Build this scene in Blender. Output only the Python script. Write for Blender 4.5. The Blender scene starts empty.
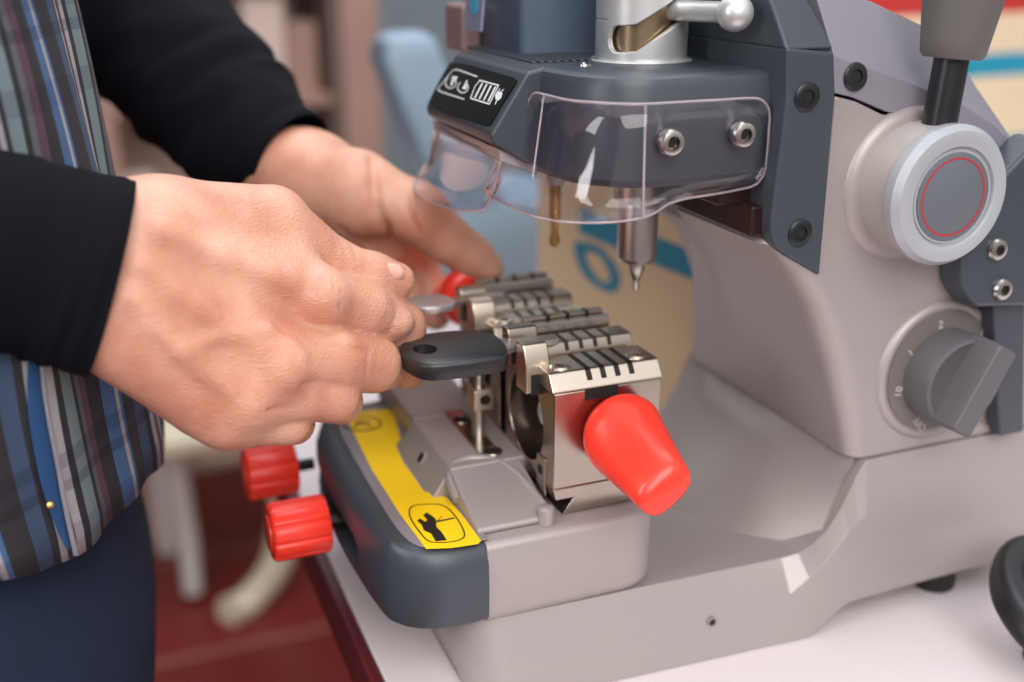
import bpy, bmesh, math, random
import numpy as np
from mathutils import Vector, Matrix, noise
random.seed(4)
PI = math.pi
TABLE = -284.0            # all lengths in millimetres; z = 0 is the camera height, the table top is at -284
FLOOR = TABLE - 750.0
S = 0.001
def W(p): return Vector((p[0]*S, p[1]*S, (p[2]-FLOOR)*S))

# ------------------------------------------------------------------ camera, world, lights, exposure
scn = bpy.context.scene
COL = scn.collection
FPX = 1100.0
pitch, yaw = math.radians(19.8), math.radians(21.8)
cam = bpy.data.cameras.new('camera'); camo = bpy.data.objects.new('camera', cam); COL.objects.link(camo)
camo.location = W((0, 0, 0)); camo.rotation_euler = (PI/2 - pitch, 0, -yaw)
cam.sensor_width = 36; cam.lens = 36*FPX/1024; cam.clip_start = 0.01; cam.clip_end = 60
cam.dof.use_dof = True; cam.dof.focus_distance = 0.408; cam.dof.aperture_fstop = 4.1
scn.camera = camo
Fv = np.array([math.sin(yaw)*math.cos(pitch), math.cos(yaw)*math.cos(pitch), -math.sin(pitch)])
Rv = np.array([math.cos(yaw), -math.sin(yaw), 0.0]); Uv = np.cross(Rv, Fv)
def ray(u, v): return Fv*FPX + Rv*(u-512) - Uv*(v-341)
def P(u, v, x=None, y=None, z=None, t=None):
    d = ray(u, v)
    s = x/d[0] if x is not None else y/d[1] if y is not None else z/d[2] if z is not None else t/FPX
    return d*s
def PL(u, v, O, n):
    d = ray(u, v); O = np.array(O, float); n = np.array(n, float)
    return d*(O@n)/(d@n)

w = bpy.data.worlds.new('daylight'); scn.world = w; w.use_nodes = True
nt = w.node_tree; nt.nodes.clear()
o_ = nt.nodes.new('ShaderNodeOutputWorld'); b_ = nt.nodes.new('ShaderNodeBackground')
tc = nt.nodes.new('ShaderNodeTexCoord'); sp = nt.nodes.new('ShaderNodeSeparateXYZ'); cr = nt.nodes.new('ShaderNodeValToRGB')
mr = nt.nodes.new('ShaderNodeMapRange'); mr.inputs[1].default_value = -1; mr.inputs[2].default_value = 1
nt.links.new(tc.outputs['Generated'], sp.inputs[0]); nt.links.new(sp.outputs[2], mr.inputs[0]); nt.links.new(mr.outputs[0], cr.inputs[0])
cr.color_ramp.elements[0].position = 0.3; cr.color_ramp.elements[0].color = (.16, .10, .085, 1)
cr.color_ramp.elements[1].position = 0.8; cr.color_ramp.elements[1].color = (.95, .97, 1, 1)
e = cr.color_ramp.elements.new(0.5); e.color = (.42, .40, .39, 1)
nt.links.new(cr.outputs[0], b_.inputs[0]); b_.inputs[1].default_value = 0.95; nt.links.new(b_.outputs[0], o_.inputs[0])
def area(name, loc, target, size, power, color):
    l = bpy.data.lights.new(name, 'AREA'); l.shape = 'RECTANGLE'; l.size, l.size_y = size; l.energy = power; l.color = color
    o = bpy.data.objects.new(name, l); COL.objects.link(o); o.location = W(loc)
    o.rotation_euler = (W(target)-W(loc)).to_track_quat('-Z', 'Y').to_euler(); return o
area('side_window_light', (-1050, 60, 420), (180, 380, -60), (.35, 1.1), 9, (.95, .98, 1.0))
area('window_light', (-200, -1200, 1050), (180, 400, -200), (1.5, 1.3), 30, (1.0, .985, .96))
area('ceiling_light', (500, 900, 1500), (250, 420, -200), (1.2, 1.2), 18, (.93, .97, 1.0))
scn.view_settings.view_transform = 'Standard'; scn.view_settings.look = 'None'
scn.view_settings.gamma = 1; scn.view_settings.use_curve_mapping = False; scn.view_settings.exposure = 0.12

# ------------------------------------------------------------------ materials
def lin(c): return tuple(((x/255+.055)/1.055)**2.4 if x > 10 else x/255/12.92 for x in c)
MATS = {}
def mat(name, rgb, rough=.5, metal=0., bump=None, mottle=None, **kw):
    m = bpy.data.materials.new(name); m.use_nodes = True; n = m.node_tree; b = n.nodes['Principled BSDF']
    col = lin(rgb) + (1,)
    b.inputs['Base Color'].default_value = col; b.inputs['Roughness'].default_value = rough; b.inputs['Metallic'].default_value = metal
    for k, v in kw.items(): b.inputs[k.replace('_', ' ')].default_value = v
    t = n.nodes.new('ShaderNodeTexCoord')
    if mottle:
        sc_, amt = mottle
        nz = n.nodes.new('ShaderNodeTexNoise'); nz.inputs['Scale'].default_value = sc_; nz.inputs['Detail'].default_value = 4
        mx = n.nodes.new('ShaderNodeMix'); mx.data_type = 'RGBA'
        mx.inputs[6].default_value = tuple(c*(1-amt) for c in col[:3])+(1,); mx.inputs[7].default_value = tuple(min(1, c*(1+amt)) for c in col[:3])+(1,)
        n.links.new(t.outputs['Object'], nz.inputs['Vector']); n.links.new(nz.outputs['Fac'], mx.inputs[0]); n.links.new(mx.outputs[2], b.inputs['Base Color'])
    if bump:
        sc_, st, dist = bump
        nz = n.nodes.new('ShaderNodeTexNoise'); nz.inputs['Scale'].default_value = sc_; nz.inputs['Detail'].default_value = 3
        bp = n.nodes.new('ShaderNodeBump'); bp.inputs['Strength'].default_value = st; bp.inputs['Distance'].default_value = dist
        n.links.new(t.outputs['Object'], nz.inputs['Vector']); n.links.new(nz.outputs['Fac'], bp.inputs['Height']); n.links.new(bp.outputs[0], b.inputs['Normal'])
    MATS[name] = m; return m
silver = mat('silver_paint', (166, 156, 154), .42, .3, bump=(1400, .25, .0002))
silver2 = mat('silver_plastic', (176, 168, 164), .35, .15)
ringm = mat('light_ring', (176, 178, 184), .35, .2)
dark = mat('dark_plastic', (62, 67, 75), .38, 0, bump=(2600, .12, .0001))
darkgloss = mat('dark_gloss', (86, 98, 116), .2)
lilac = mat('lilac_grey', (132, 128, 138), .38)
black = mat('black_plastic', (26, 26, 29), .35)
blackgloss = mat('black_gloss', (16, 11, 13), .3, Specular_IOR_Level=.25)
gripm = mat('grip_grey', (96, 92, 90), .5)
knobm = mat('dial_grey', (92, 90, 94), .42)
nickel = mat('nickel', (176, 164, 152), .24, 1., mottle=(60, .12))
nickel2 = mat('bright_nickel', (222, 206, 190), .3, 1.)
steel = mat('steel', (190, 184, 178), .28, 1.)
satin = mat('satin_steel', (216, 216, 216), .36, .6)
bronze = mat('bronze_tube', (160, 138, 112), .3, .9)
brass = mat('brass', (190, 150, 90), .3, 1.)
groove = mat('groove_dark', (44, 36, 32), .4, .6)
red = mat('red_plastic', (250, 62, 46), .28, Subsurface_Weight=.15, Subsurface_Scale=.004, Subsurface_Radius=(1, .2, .1))
yellow = mat('yellow_label', (255, 208, 8), .4)
ink = mat('black_ink', (30, 22, 16), .5)
white = mat('white_print', (236, 236, 236), .5)
brown = mat('brown_ink', (120, 52, 12), .5)
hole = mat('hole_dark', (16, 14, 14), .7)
keym = mat('key_plastic', (38, 37, 41), .36, bump=(900, .15, .0002))
tabletop = mat('white_laminate', (224, 212, 214), .35)
maroon = mat('maroon_edge', (92, 30, 38), .4)
legm = mat('table_steel_and_shade', (120, 104, 98), .5)  # also colours the painted shadow strip on the display shelf
jeansm = mat('denim_navy', (22, 36, 62), .85, bump=(1500, .5, .0006), mottle=(40, .25))
denimb = mat('denim_blue', (40, 82, 132), .8, bump=(1500, .4, .0005))
sleevem = mat('black_knit', (14, 15, 22), .9, bump=(1100, .45, .0006), mottle=(700, .25), Specular_IOR_Level=.15)
rubber = mat('rubber', (34, 33, 34), .7)
redring = mat('red_ring', (176, 52, 60), .4)
discm = mat('disc_grey', (98, 102, 110), .45)
railm = mat('dark_rail_gap', (38, 20, 18), .35)  # near black, shade of the slide gap included in the colour
cream = mat('cream_card', (222, 200, 168), .6, mottle=(8, .12))
tanm = mat('tan_card', (238, 210, 168), .65, mottle=(9, .12))
teal = mat('teal_print', (20, 140, 170), .5)
redcloth = mat('red_cover', (190, 46, 40), .5)
blueplast = mat('pale_blue_plastic', (132, 152, 170), .4)
wallm = mat('wall_paint', (150, 166, 172), .8)
postm = mat('pinkish_wood', (168, 134, 122), .6, mottle=(6, .15))
whitep = mat('white_plastic', (226, 226, 220), .5)
creamp = mat('cream_plastic', (232, 222, 196), .5)
shelfw = mat('shelf_white', (214, 192, 182), .6)
pinkm = mat('pink_card', (196, 110, 112), .6)
yelm = mat('straw_card', (200, 168, 96), .6)
nailm = mat('fingernail', (226, 172, 156), .3)
oilm = mat('tan_stain', (150, 120, 86), .5)
glassm = bpy.data.materials.new('clear_plastic'); glassm.use_nodes = True
n = glassm.node_tree; n.nodes.clear()
go = n.nodes.new('ShaderNodeOutputMaterial'); gm = n.nodes.new('ShaderNodeMixShader'); gt = n.nodes.new('ShaderNodeBsdfTransparent')
gg = n.nodes.new('ShaderNodeBsdfGlossy'); gf = n.nodes.new('ShaderNodeLayerWeight'); gf.inputs[0].default_value = .5
gp = n.nodes.new('ShaderNodeMath'); gp.operation = 'POWER'; gp.inputs[1].default_value = 4.0
ga = n.nodes.new('ShaderNodeMath'); ga.operation = 'ADD'; ga.inputs[1].default_value = .045; n.links.new(gf.outputs['Facing'], gp.inputs[0]); n.links.new(gp.outputs[0], ga.inputs[0])
gt.inputs[0].default_value = (.95, .94, .96, 1); gg.inputs['Roughness'].default_value = .04; gg.inputs[0].default_value = (1, .97, .98, 1)
gmul = n.nodes.new('ShaderNodeMath'); gmul.operation = 'MULTIPLY'; gmul.inputs[1].default_value = .9; gmul.use_clamp = True
n.links.new(ga.outputs[0], gmul.inputs[0]); n.links.new(gmul.outputs[0], gm.inputs[0])
n.links.new(gt.outputs[0], gm.inputs[1]); n.links.new(gg.outputs[0], gm.inputs[2]); n.links.new(gm.outputs[0], go.inputs[0])
rimm = mat('clear_plastic_edge', (232, 218, 224), .12, Transmission_Weight=.65, IOR=1.3)

# skin
def skin(name, rgb, rgb2):
    m = bpy.data.materials.new(name); m.use_nodes = True; n = m.node_tree; b = n.nodes['Principled BSDF']
    t = n.nodes.new('ShaderNodeTexCoord')
    a = n.nodes.new('ShaderNodeTexNoise'); a.inputs['Scale'].default_value = 38; a.inputs['Detail'].default_value = 5
    mx = n.nodes.new('ShaderNodeMix'); mx.data_type = 'RGBA'; mx.inputs[6].default_value = lin(rgb)+(1,); mx.inputs[7].default_value = lin(rgb2)+(1,)
    mr = n.nodes.new('ShaderNodeMapRange'); mr.inputs[1].default_value = .32; mr.inputs[2].default_value = .7
    n.links.new(t.outputs['Object'], a.inputs[0]); n.links.new(a.outputs['Fac'], mr.inputs[0]); n.links.new(mr.outputs[0], mx.inputs[0]); n.links.new(mx.outputs[2], b.inputs['Base Color'])
    v = n.nodes.new('ShaderNodeTexVoronoi'); v.feature = 'DISTANCE_TO_EDGE'; v.inputs['Scale'].default_value = 650
    mp = n.nodes.new('ShaderNodeMapping'); mp.inputs['Scale'].default_value = (.45, 1, 1.2)
    nz = n.nodes.new('ShaderNodeTexNoise'); nz.inputs['Scale'].default_value = 300; nz.inputs['Detail'].default_value = 5
    ad = n.nodes.new('ShaderNodeMath'); ad.operation = 'MULTIPLY_ADD'; ad.inputs[1].default_value = 2.2
    n.links.new(t.outputs['Object'], mp.inputs[0]); n.links.new(mp.outputs[0], v.inputs['Vector']); n.links.new(t.outputs['Object'], nz.inputs[0])
    n.links.new(v.outputs[0], ad.inputs[0]); n.links.new(nz.outputs['Fac'], ad.inputs[2])
    bp = n.nodes.new('ShaderNodeBump'); bp.inputs['Strength'].default_value = .3; bp.inputs['Distance'].default_value = .0007
    n.links.new(ad.outputs[0], bp.inputs['Height']); n.links.new(bp.outputs[0], b.inputs['Normal'])
    b.inputs['Roughness'].default_value = .48; b.inputs['Subsurface Weight'].default_value = .16
    b.inputs['Subsurface Radius'].default_value = (1, .35, .18); b.inputs['Subsurface Scale'].default_value = .006
    return m
skinm = skin('skin', (224, 172, 147), (198, 132, 108))

# plaid shirt from the UVs (u across, v up), metres
def plaid():
    m = bpy.data.materials.new('plaid_cotton'); m.use_nodes = True; n = m.node_tree; b = n.nodes['Principled BSDF']; b.inputs['Roughness'].default_value = .85
    t = n.nodes.new('ShaderNodeUVMap'); s = n.nodes.new('ShaderNodeSeparateXYZ'); n.links.new(t.outputs[0], s.inputs[0])
    def band(sock, period, stops, off=0):
        a = n.nodes.new('ShaderNodeMath'); a.operation = 'MULTIPLY_ADD'; a.inputs[1].default_value = 1/period; a.inputs[2].default_value = off
        f = n.nodes.new('ShaderNodeMath'); f.operation = 'FRACT'; r = n.nodes.new('ShaderNodeValToRGB')
        n.links.new(sock, a.inputs[0]); n.links.new(a.outputs[0], f.inputs[0]); n.links.new(f.outputs[0], r.inputs[0])
        cr = r.color_ramp; cr.interpolation = 'CONSTANT'
        cr.elements[0].position = 0; cr.elements[0].color = lin(stops[0][1])+(1,)
        cr.elements[1].position = stops[1][0]; cr.elements[1].color = lin(stops[1][1])+(1,)
        for p, c in stops[2:]:
            e = cr.elements.new(p); e.color = lin(c)+(1,)
        return r
    NA, BK, WH, BU, SG, BL, GR = (66, 84, 112), (48, 46, 52), (172, 168, 170), (92, 66, 80), (122, 138, 142), (72, 104, 146), (98, 98, 104)
    v = band(s.outputs[0], .08, [(0, BK), (.14, NA), (.25, BK), (.3, WH), (.34, BU), (.40, WH), (.45, BK), (.5, SG), (.6, BK), (.64, GR), (.68, BU), (.74, BK), (.84, BL), (.94, WH), (.97, BL)])
    h = band(s.outputs[1], .075, [(0, (250, 250, 250)), (.3, (225, 225, 232)), (.42, (250, 250, 250)), (.6, (205, 205, 212)), (.66, (240, 240, 244)), (.72, (212, 212, 220)), (.8, (250, 250, 250))])
    mx = n.nodes.new('ShaderNodeMix'); mx.data_type = 'RGBA'; mx.blend_type = 'MULTIPLY'; mx.inputs[0].default_value = 1
    n.links.new(v.outputs[0], mx.inputs[6]); n.links.new(h.outputs[0], mx.inputs[7]); n.links.new(mx.outputs[2], b.inputs['Base Color'])
    return m
plaidm = plaid()

# floor tiles
def tiles():
    m = bpy.data.materials.new('red_floor_tile'); m.use_nodes = True; n = m.node_tree; b = n.nodes['Principled BSDF']; b.inputs['Roughness'].default_value = .35
    t = n.nodes.new('ShaderNodeTexCoord'); k = n.nodes.new('ShaderNodeTexBrick'); k.offset = 0; k.inputs['Scale'].default_value = 3.3
    k.inputs['Brick Width'].default_value = 1; k.inputs['Row Height'].default_value = 1; k.inputs['Mortar Size'].default_value = .02
    k.inputs['Color1'].default_value = lin((128, 40, 36))+(1,); k.inputs['Color2'].default_value = lin((108, 32, 30))+(1,); k.inputs['Mortar'].default_value = lin((150, 96, 88))+(1,)
    n.links.new(t.outputs['Object'], k.inputs[0]); n.links.new(k.outputs[0], b.inputs['Base Color']); return m
tilem = tiles()

# ------------------------------------------------------------------ mesh helpers
def link(name, me, m, parent=None, smooth=True, bevel=0, seg=3, sharp=35, label=None, wn=True):
    o = bpy.data.objects.new(name, me); COL.objects.link(o)
    if m: me.materials.append(m)
    if smooth:
        me.shade_smooth() if hasattr(me, 'shade_smooth') else None
        for p in me.polygons: p.use_smooth = True
        bm = bmesh.new(); bm.from_mesh(me); bm.normal_update()
        for e in bm.edges:
            if len(e.link_faces) == 2: e.smooth = e.calc_face_angle(0) < math.radians(sharp)
        bm.to_mesh(me); bm.free()
    if bevel:
        b = o.modifiers.new('bevel', 'BEVEL'); b.width = bevel*S; b.segments = seg; b.limit_method = 'ANGLE'; b.angle_limit = math.radians(sharp); b.use_clamp_overlap = True
        if wn:
            q = o.modifiers.new('wn', 'WEIGHTED_NORMAL'); q.keep_sharp = False
            for e in me.edges: e.use_edge_sharp = False
    if parent: o.parent = parent; o.matrix_parent_inverse = parent.matrix_world.inverted()
    if label: o['label'] = label
    return o
def root(name, loc, label, cat, group=None):
    o = bpy.data.objects.new(name, None); COL.objects.link(o); o.location = W(loc); o.empty_display_size = .02
    o.matrix_world = Matrix.Translation(W(loc))
    o['label'] = label; o['category'] = cat
    if group: o['group'] = group
    return o
def tag(o, label, cat, group=None):
    o['label'] = label; o['category'] = cat
    if group: o['group'] = group
    return o
class MB:
    def __init__(s): s.v = []; s.f = []
    def add(s, vs, fs):
        k = len(s.v); s.v += [tuple(W(p)) for p in vs]; s.f += [tuple(i+k for i in f) for f in fs]; return s
    def loft(s, secs, cap=True, close=True):
        n = len(secs[0]); vs = [p for q in secs for p in q]; fs = []
        for i in range(len(secs)-1):
            for j in range(n if close else n-1):
                a = i*n+j; b = i*n+(j+1) % n; fs.append((a, b, b+n, a+n))
        if cap: fs.append(tuple(range(n))[::-1]); fs.append(tuple(range((len(secs)-1)*n, len(secs)*n)))
        return s.add(vs, fs)
    def prism(s, poly, axis, a, b):
        def q(p, t):
            return (t, p[0], p[1]) if axis == 'x' else (p[0], t, p[1]) if axis == 'y' else (p[0], p[1], t)
        return s.loft([[q(p, a) for p in poly], [q(p, b) for p in poly]])
    def box(s, a, b): return s.prism([(a[0], a[1]), (b[0], a[1]), (b[0], b[1]), (a[0], b[1])], 'z', a[2], b[2])
    def lathe(s, prof, o, ax, seg=40, cap=True):           # prof: (r, h) along ax
        ax = np.array(ax, float); ax /= np.linalg.norm(ax); h = np.array([0, 0, 1.]) if abs(ax[2]) < .9 else np.array([1., 0, 0])
        e1 = np.cross(ax, h); e1 /= np.linalg.norm(e1); e2 = np.cross(ax, e1); o = np.array(o, float)
        return s.loft([[tuple(o+ax*hh+(e1*math.cos(2*PI*k/seg)+e2*math.sin(2*PI*k/seg))*r) for k in range(seg)] for r, hh in prof], cap)
    def cyl(s, p, q, r0, r1=None, seg=32):
        p = np.array(p, float); q = np.array(q, float); L = np.linalg.norm(q-p)
        return s.lathe([(r0, 0), (r0 if r1 is None else r1, L)], p, q-p, seg)
    def tube(s, pts, r, seg=10, closed=False):
        pts = [np.array(p, float) for p in pts]; n = len(pts); secs = []; prev = None
        for i in range(n):
            a = pts[(i-1) % n] if closed else pts[max(i-1, 0)]; b = pts[(i+1) % n] if closed else pts[min(i+1, n-1)]
            t = b-a; t /= np.linalg.norm(t)
            if prev is None: h = np.array([0, 0, 1.]) if abs(t[2]) < .9 else np.array([1., 0, 0]); e1 = np.cross(t, h)
            else: e1 = prev - t*(prev@t)
            e1 /= np.linalg.norm(e1); prev = e1; e2 = np.cross(t, e1); rr = r[i] if hasattr(r, '__len__') else r
            secs.append([tuple(pts[i]+(e1*math.cos(2*PI*k/seg)+e2*math.sin(2*PI*k/seg))*rr) for k in range(seg)])
        if closed: secs.append(secs[0])
        return s.loft(secs, not closed)
    def sphere(s, c, r, seg=24, sc=(1, 1, 1)):
        return s.loft([[(c[0]+r*sc[0]*math.sin(a)*math.cos(2*PI*k/seg), c[1]+r*sc[1]*math.sin(a)*math.sin(2*PI*k/seg), c[2]+r*sc[2]*math.cos(a)) for k in range(seg)] for a in [PI*(i+.02)/(seg//2+.04) for i in range(seg//2+1)]])
    def mesh(s, name):
        me = bpy.data.meshes.new(name); me.from_pydata(s.v, [], s.f); me.validate()
        bm = bmesh.new(); bm.from_mesh(me); bmesh.ops.remove_doubles(bm, verts=bm.verts, dist=1e-7); bmesh.ops.recalc_face_normals(bm, faces=bm.faces); bm.to_mesh(me); bm.free()
        return me
    def build(s, name, m, parent=None, **kw): return link(name, s.mesh(name), m, parent, **kw)
def rrect(x0, y0, x1, y1, r, n=5):
    rs = r if hasattr(r, '__len__') else (r,)*4; out = []
    for (cx, cy, a0, q) in ((x0+rs[0], y0+rs[0], PI, rs[0]), (x1-rs[1], y0+rs[1], 1.5*PI, rs[1]), (x1-rs[2], y1-rs[2], 0, rs[2]), (x0+rs[3], y1-rs[3], .5*PI, rs[3])):
        for k in range(n+1):
            a = a0+.5*PI*k/n; out.append((cx+q*math.cos(a), cy+q*math.sin(a)))
    return out
def circ(cx, cy, r, n=24, a0=0, a1=2*PI): return [(cx+r*math.cos(a0+(a1-a0)*k/n), cy+r*math.sin(a0+(a1-a0)*k/n)) for k in range(n+(0 if abs(a1-a0-2*PI) < 1e-6 else 1))]
def smooth_closed(pts, n=6):
    pts = [np.array(p, float) for p in pts]; out = []; N = len(pts)
    for i in range(N):
        p0, p1, p2, p3 = pts[i-1], pts[i], pts[(i+1) % N], pts[(i+2) % N]
        for k in range(n):
            t = k/n; out.append(tuple(.5*((2*p1)+(-p0+p2)*t+(2*p0-5*p1+4*p2-p3)*t*t+(-p0+3*p1-3*p2+p3)*t**3)))
    return out
def smooth_open(pts, n=6):
    pts = [np.array(p, float) for p in pts]; out = []
    for i in range(len(pts)-1):
        p0 = pts[max(i-1, 0)]; p1 = pts[i]; p2 = pts[i+1]; p3 = pts[min(i+2, len(pts)-1)]
        for k in range(n):
            t = k/n; out.append(.5*((2*p1)+(-p0+p2)*t+(2*p0-5*p1+4*p2-p3)*t*t+(-p0+3*p1-3*p2+p3)*t**3))
    out.append(pts[-1]); return out
def stroke(mb, pts, n, wd, th=.25, closed=False):            # flat printed line on a plane of normal n
    n = np.array(n, float); n /= np.linalg.norm(n); pts = [np.array(p, float) for p in pts]
    if closed: pts = pts+[pts[0]]
    for a, b in zip(pts[:-1], pts[1:]):
        d = b-a; L = np.linalg.norm(d)
        if L < 1e-6: continue
        d /= L; s_ = np.cross(n, d)*wd/2; a2 = a-d*wd*.3; b2 = b+d*wd*.3
        mb.loft([[a2-s_, a2+s_, b2+s_, b2-s_], [a2-s_+n*th, a2+s_+n*th, b2+s_+n*th, b2-s_+n*th]])
def plate(mb, pts, n, th=.25):
    n = np.array(n, float); n /= np.linalg.norm(n); pts = [np.array(p, float) for p in pts]
    mb.loft([[p for p in pts], [p+n*th for p in pts]])
def bolt(name, c, ax, r, m, parent, h=2.2, label=None):     # socket screw: domed head with a hexagonal recess
    mb = MB(); c = np.array(c, float); ax = np.array(ax, float)/np.linalg.norm(ax)
    mb.lathe([(r*.98, -1), (r, h*.35), (r*.86, h*.85), (r*.62, h), (r*.48, h), (r*.46, h*.3), (r*.02, h*.25)], c, ax, 24)
    o = mb.build(name, m, parent, sharp=30, label=label)
    k = MB(); k.lathe([(r*.44, h*.28), (r*.42, h*.5)], c, ax, 6); k.build('hex_socket', hole, o, smooth=False)
    return o

# ------------------------------------------------------------------ the room
def struct(name, mb, m, **kw):
    o = mb.build(name, m, **kw); o['kind'] = 'structure'; return o
struct('floor', MB().box((-1300, -1200, FLOOR-40), (4200, 3900, FLOOR)), tilem, smooth=False)
struct('wall_back', MB().box((-1500, 3900, FLOOR), (4200, 4000, FLOOR+2700)), wallm, smooth=False)
struct('wall_right', MB().box((4200, -1200, FLOOR), (4300, 4000, FLOOR+2700)), wallm, smooth=False)
struct('wall_left', MB().box((-1300, -1200, FLOOR), (-1200, 4000, FLOOR+2700)), mat('wall_brown', (112, 88, 82), .8), smooth=False)
struct('baseboard_back', MB().box((-1500, 3885, FLOOR), (4200, 3900, FLOOR+90)), shelfw, bevel=4)

# ------------------------------------------------------------------ work table
T = root('work_table', (700, 500, FLOOR), 'long white laminate work table with maroon edge carrying the key machine', 'table')
MB().box((92, 60, TABLE-24), (1500, 1180, TABLE)).build('table_top', tabletop, T, bevel=1)
MB().box((86, 60, TABLE-26), (92, 1180, TABLE-.6)).build('edge_band', maroon, T, bevel=1.5)
for (x, y) in ((300, 110), (1450, 110), (300, 1120), (1450, 1120)):
    MB().box((x-22, y-22, FLOOR), (x+22, y+22, TABLE-24)).build('leg', legm, T, bevel=3)
MB().box((290, 132, TABLE-90), (310, 1098, TABLE-24)).build('apron', legm, T, bevel=2)

# ------------------------------------------------------------------ key cutting machine
K = root('key_cutting_machine', (260, 400, TABLE), 'silver and dark grey key cutting machine with red knobs and clear shield', 'machine')
# base: one casting, the near side slopes out to the table and steps up into the column foot
def bsec(x, y1, z1, y2, z2, y3, z3, dx=0, top=478):
    return [(x, top, z1), (x, y1, z1), (x+dx*.3, y2, z2), (x+dx, y3, z3), (x+dx, top, z3)]
m_ = MB(); secs = []
for k in range(9):
    a = k/8*PI/2; xx = 112+24*(1-math.cos(a)); dy = 24*(1-math.sin(a))
    secs.append(bsec(xx, 345.5+dy, -249, 342+dy, -259, 336+dy*1.1, -283.6, 9*(1-k/8), 480-dy))
for r in ((160, 345, -249, 341.5, -259, 335, -283.6), (225, 343.4, -249, 339.5, -259, 332, -283.6), (248, 342.6, -249, 336.3, -263.5, 331, -283.6), (262, 342, -248.8, 333.6, -262, 330, -283.6), (270, 341.5, -248, 332.4, -255, 329.6, -283.4),
          (276, 340.8, -245, 331.6, -249, 329.6, -280.5), (282, 339, -238, 331, -242, 330, -276.5), (287, 337, -226, 330.8, -236, 330.2, -273.2), (291, 335.4, -213, 330.6, -231.5, 330.4, -271.6), (295, 334.6, -205, 330.5, -229, 330.4, -271), (330, 334.5, -204.5, 330.5, -226, 330.4, -270), (402, 334.5, -204.5, 330.5, -225, 330.4, -269)):
    secs.append(bsec(*r))
m_.loft(secs)
base = m_.build('base', silver, K, bevel=1.0, sharp=16, seg=3)
m_ = MB()
def skirt(z, pts): return [(x, y, z) for x, y in pts]
m_.loft([skirt(-249.3, [(279, 342), (256, 368), (238, 400), (240, 440), (262, 474), (300, 474), (300, 345)]),
         skirt(-232, [(283, 341), (268, 370), (262, 405), (264, 440), (276, 472), (300, 472), (300, 346)]),
         skirt(-216, [(287, 339.5), (281, 372), (279, 405), (280, 440), (284, 470), (300, 470), (300, 346)]),
         skirt(-205, [(290.5, 337), (289, 372), (288.5, 405), (289, 440), (289.5, 468), (300, 468), (300, 346)])])
m_.build('column_skirt', silver, K, sharp=50)
for (x, z) in ((225, -268), (281.5, -262)):
    q = MB(); q.lathe([(2.1, -1), (2.1, .25), (1.6, .3), (1.5, -.5), (.1, -.6)], (x, (335.8 if x < 250 else 330.9), z), (0, -1, 0), 20); o = q.build('blind_hole', steel, K)
    MB().lathe([(1.6, 0), (1.5, .12)], (x, (335.7 if x < 250 else 330.8), z), (0, -1, 0), 16).build('hole_bottom', hole, o)
for (x, y) in ((352, 345), (352, 465), (140, 352), (140, 460)):
    q = MB(); zt_ = -264 if x > 300 else -282
    q.lathe([(9, 0), (10, 1.5), (10, (zt_-TABLE)-1), (9, zt_-TABLE)] if x > 300 else [(9, 0), (9, 1.5)], (x, y, TABLE), (0, 0, 1), 24); q.build('rubber_foot', rubber, K)
# column
def colsec(z, xf, y0, y1, r, xb=398):
    n = 7; out = []
    for k in range(n+1):
        a = PI+.5*PI*k/n; out.append((xf+r+r*math.cos(a), y0+r+r*math.sin(a), z))
    out += [(xb, y0, z), (xb, y1, z)]
    for k in range(n+1):
        a = .5*PI+.5*PI*k/n; out.append((xf+r+r*math.cos(a), y1-r+r*math.sin(a), z))
    return out
m_ = MB(); m_.loft([colsec(-204, 288, 335.9, 471, 8, 399), colsec(-185, 283, 336.1, 464, 9, 392), colsec(-160, 274, 336.2, 454, 11, 384), colsec(-135, 262, 336.2, 439, 12, 376),
                    colsec(-118, 249, 336.2, 423, 12, 372), colsec(-107, 238, 336.2, 412, 11, 368), colsec(-104, 240, 337, 410, 9, 368)])
m_.build('column', silver, K, sharp=50)
# near side wall of the column around the hub, up to the cover
MB().prism([(262, -122), (262, -52), (272, -54.5), (285, -60), (300, -63), (322, -71), (340, -80), (354, -89), (363, -99), (369, -114), (376, -150), (396, -203.8), (300, -203.8), (296, -180), (286, -155), (276, -132)], 'y', 336.3, 470).build('column_body', silver, K, bevel=1.2)
# upper cover (lilac grey)
def csec(x, zb, zc, zt, i=15): return [(x, 336, zb), (x, 336, zc), (x, 336+i, zt), (x, 471-i, zt), (x, 471, zc), (x, 471, zb)]
m_ = MB(); m_.loft([csec(259.5, -50.6, -37.5, -15), csec(270, -53, -41, -17), csec(286, -59, -46, -20), csec(300, -62, -50.5, -24, 20), csec(322, -70, -58, -31, 24), csec(340, -78, -67, -40, 28), csec(354, -87, -77, -55, 28), csec(363, -97, -88, -70, 26), csec(369, -110, -102, -88, 24), csec(373, -140, -132, -108, 20)])
m_.build('upper_cover', lilac, K, bevel=2.2, sharp=14)
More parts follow.
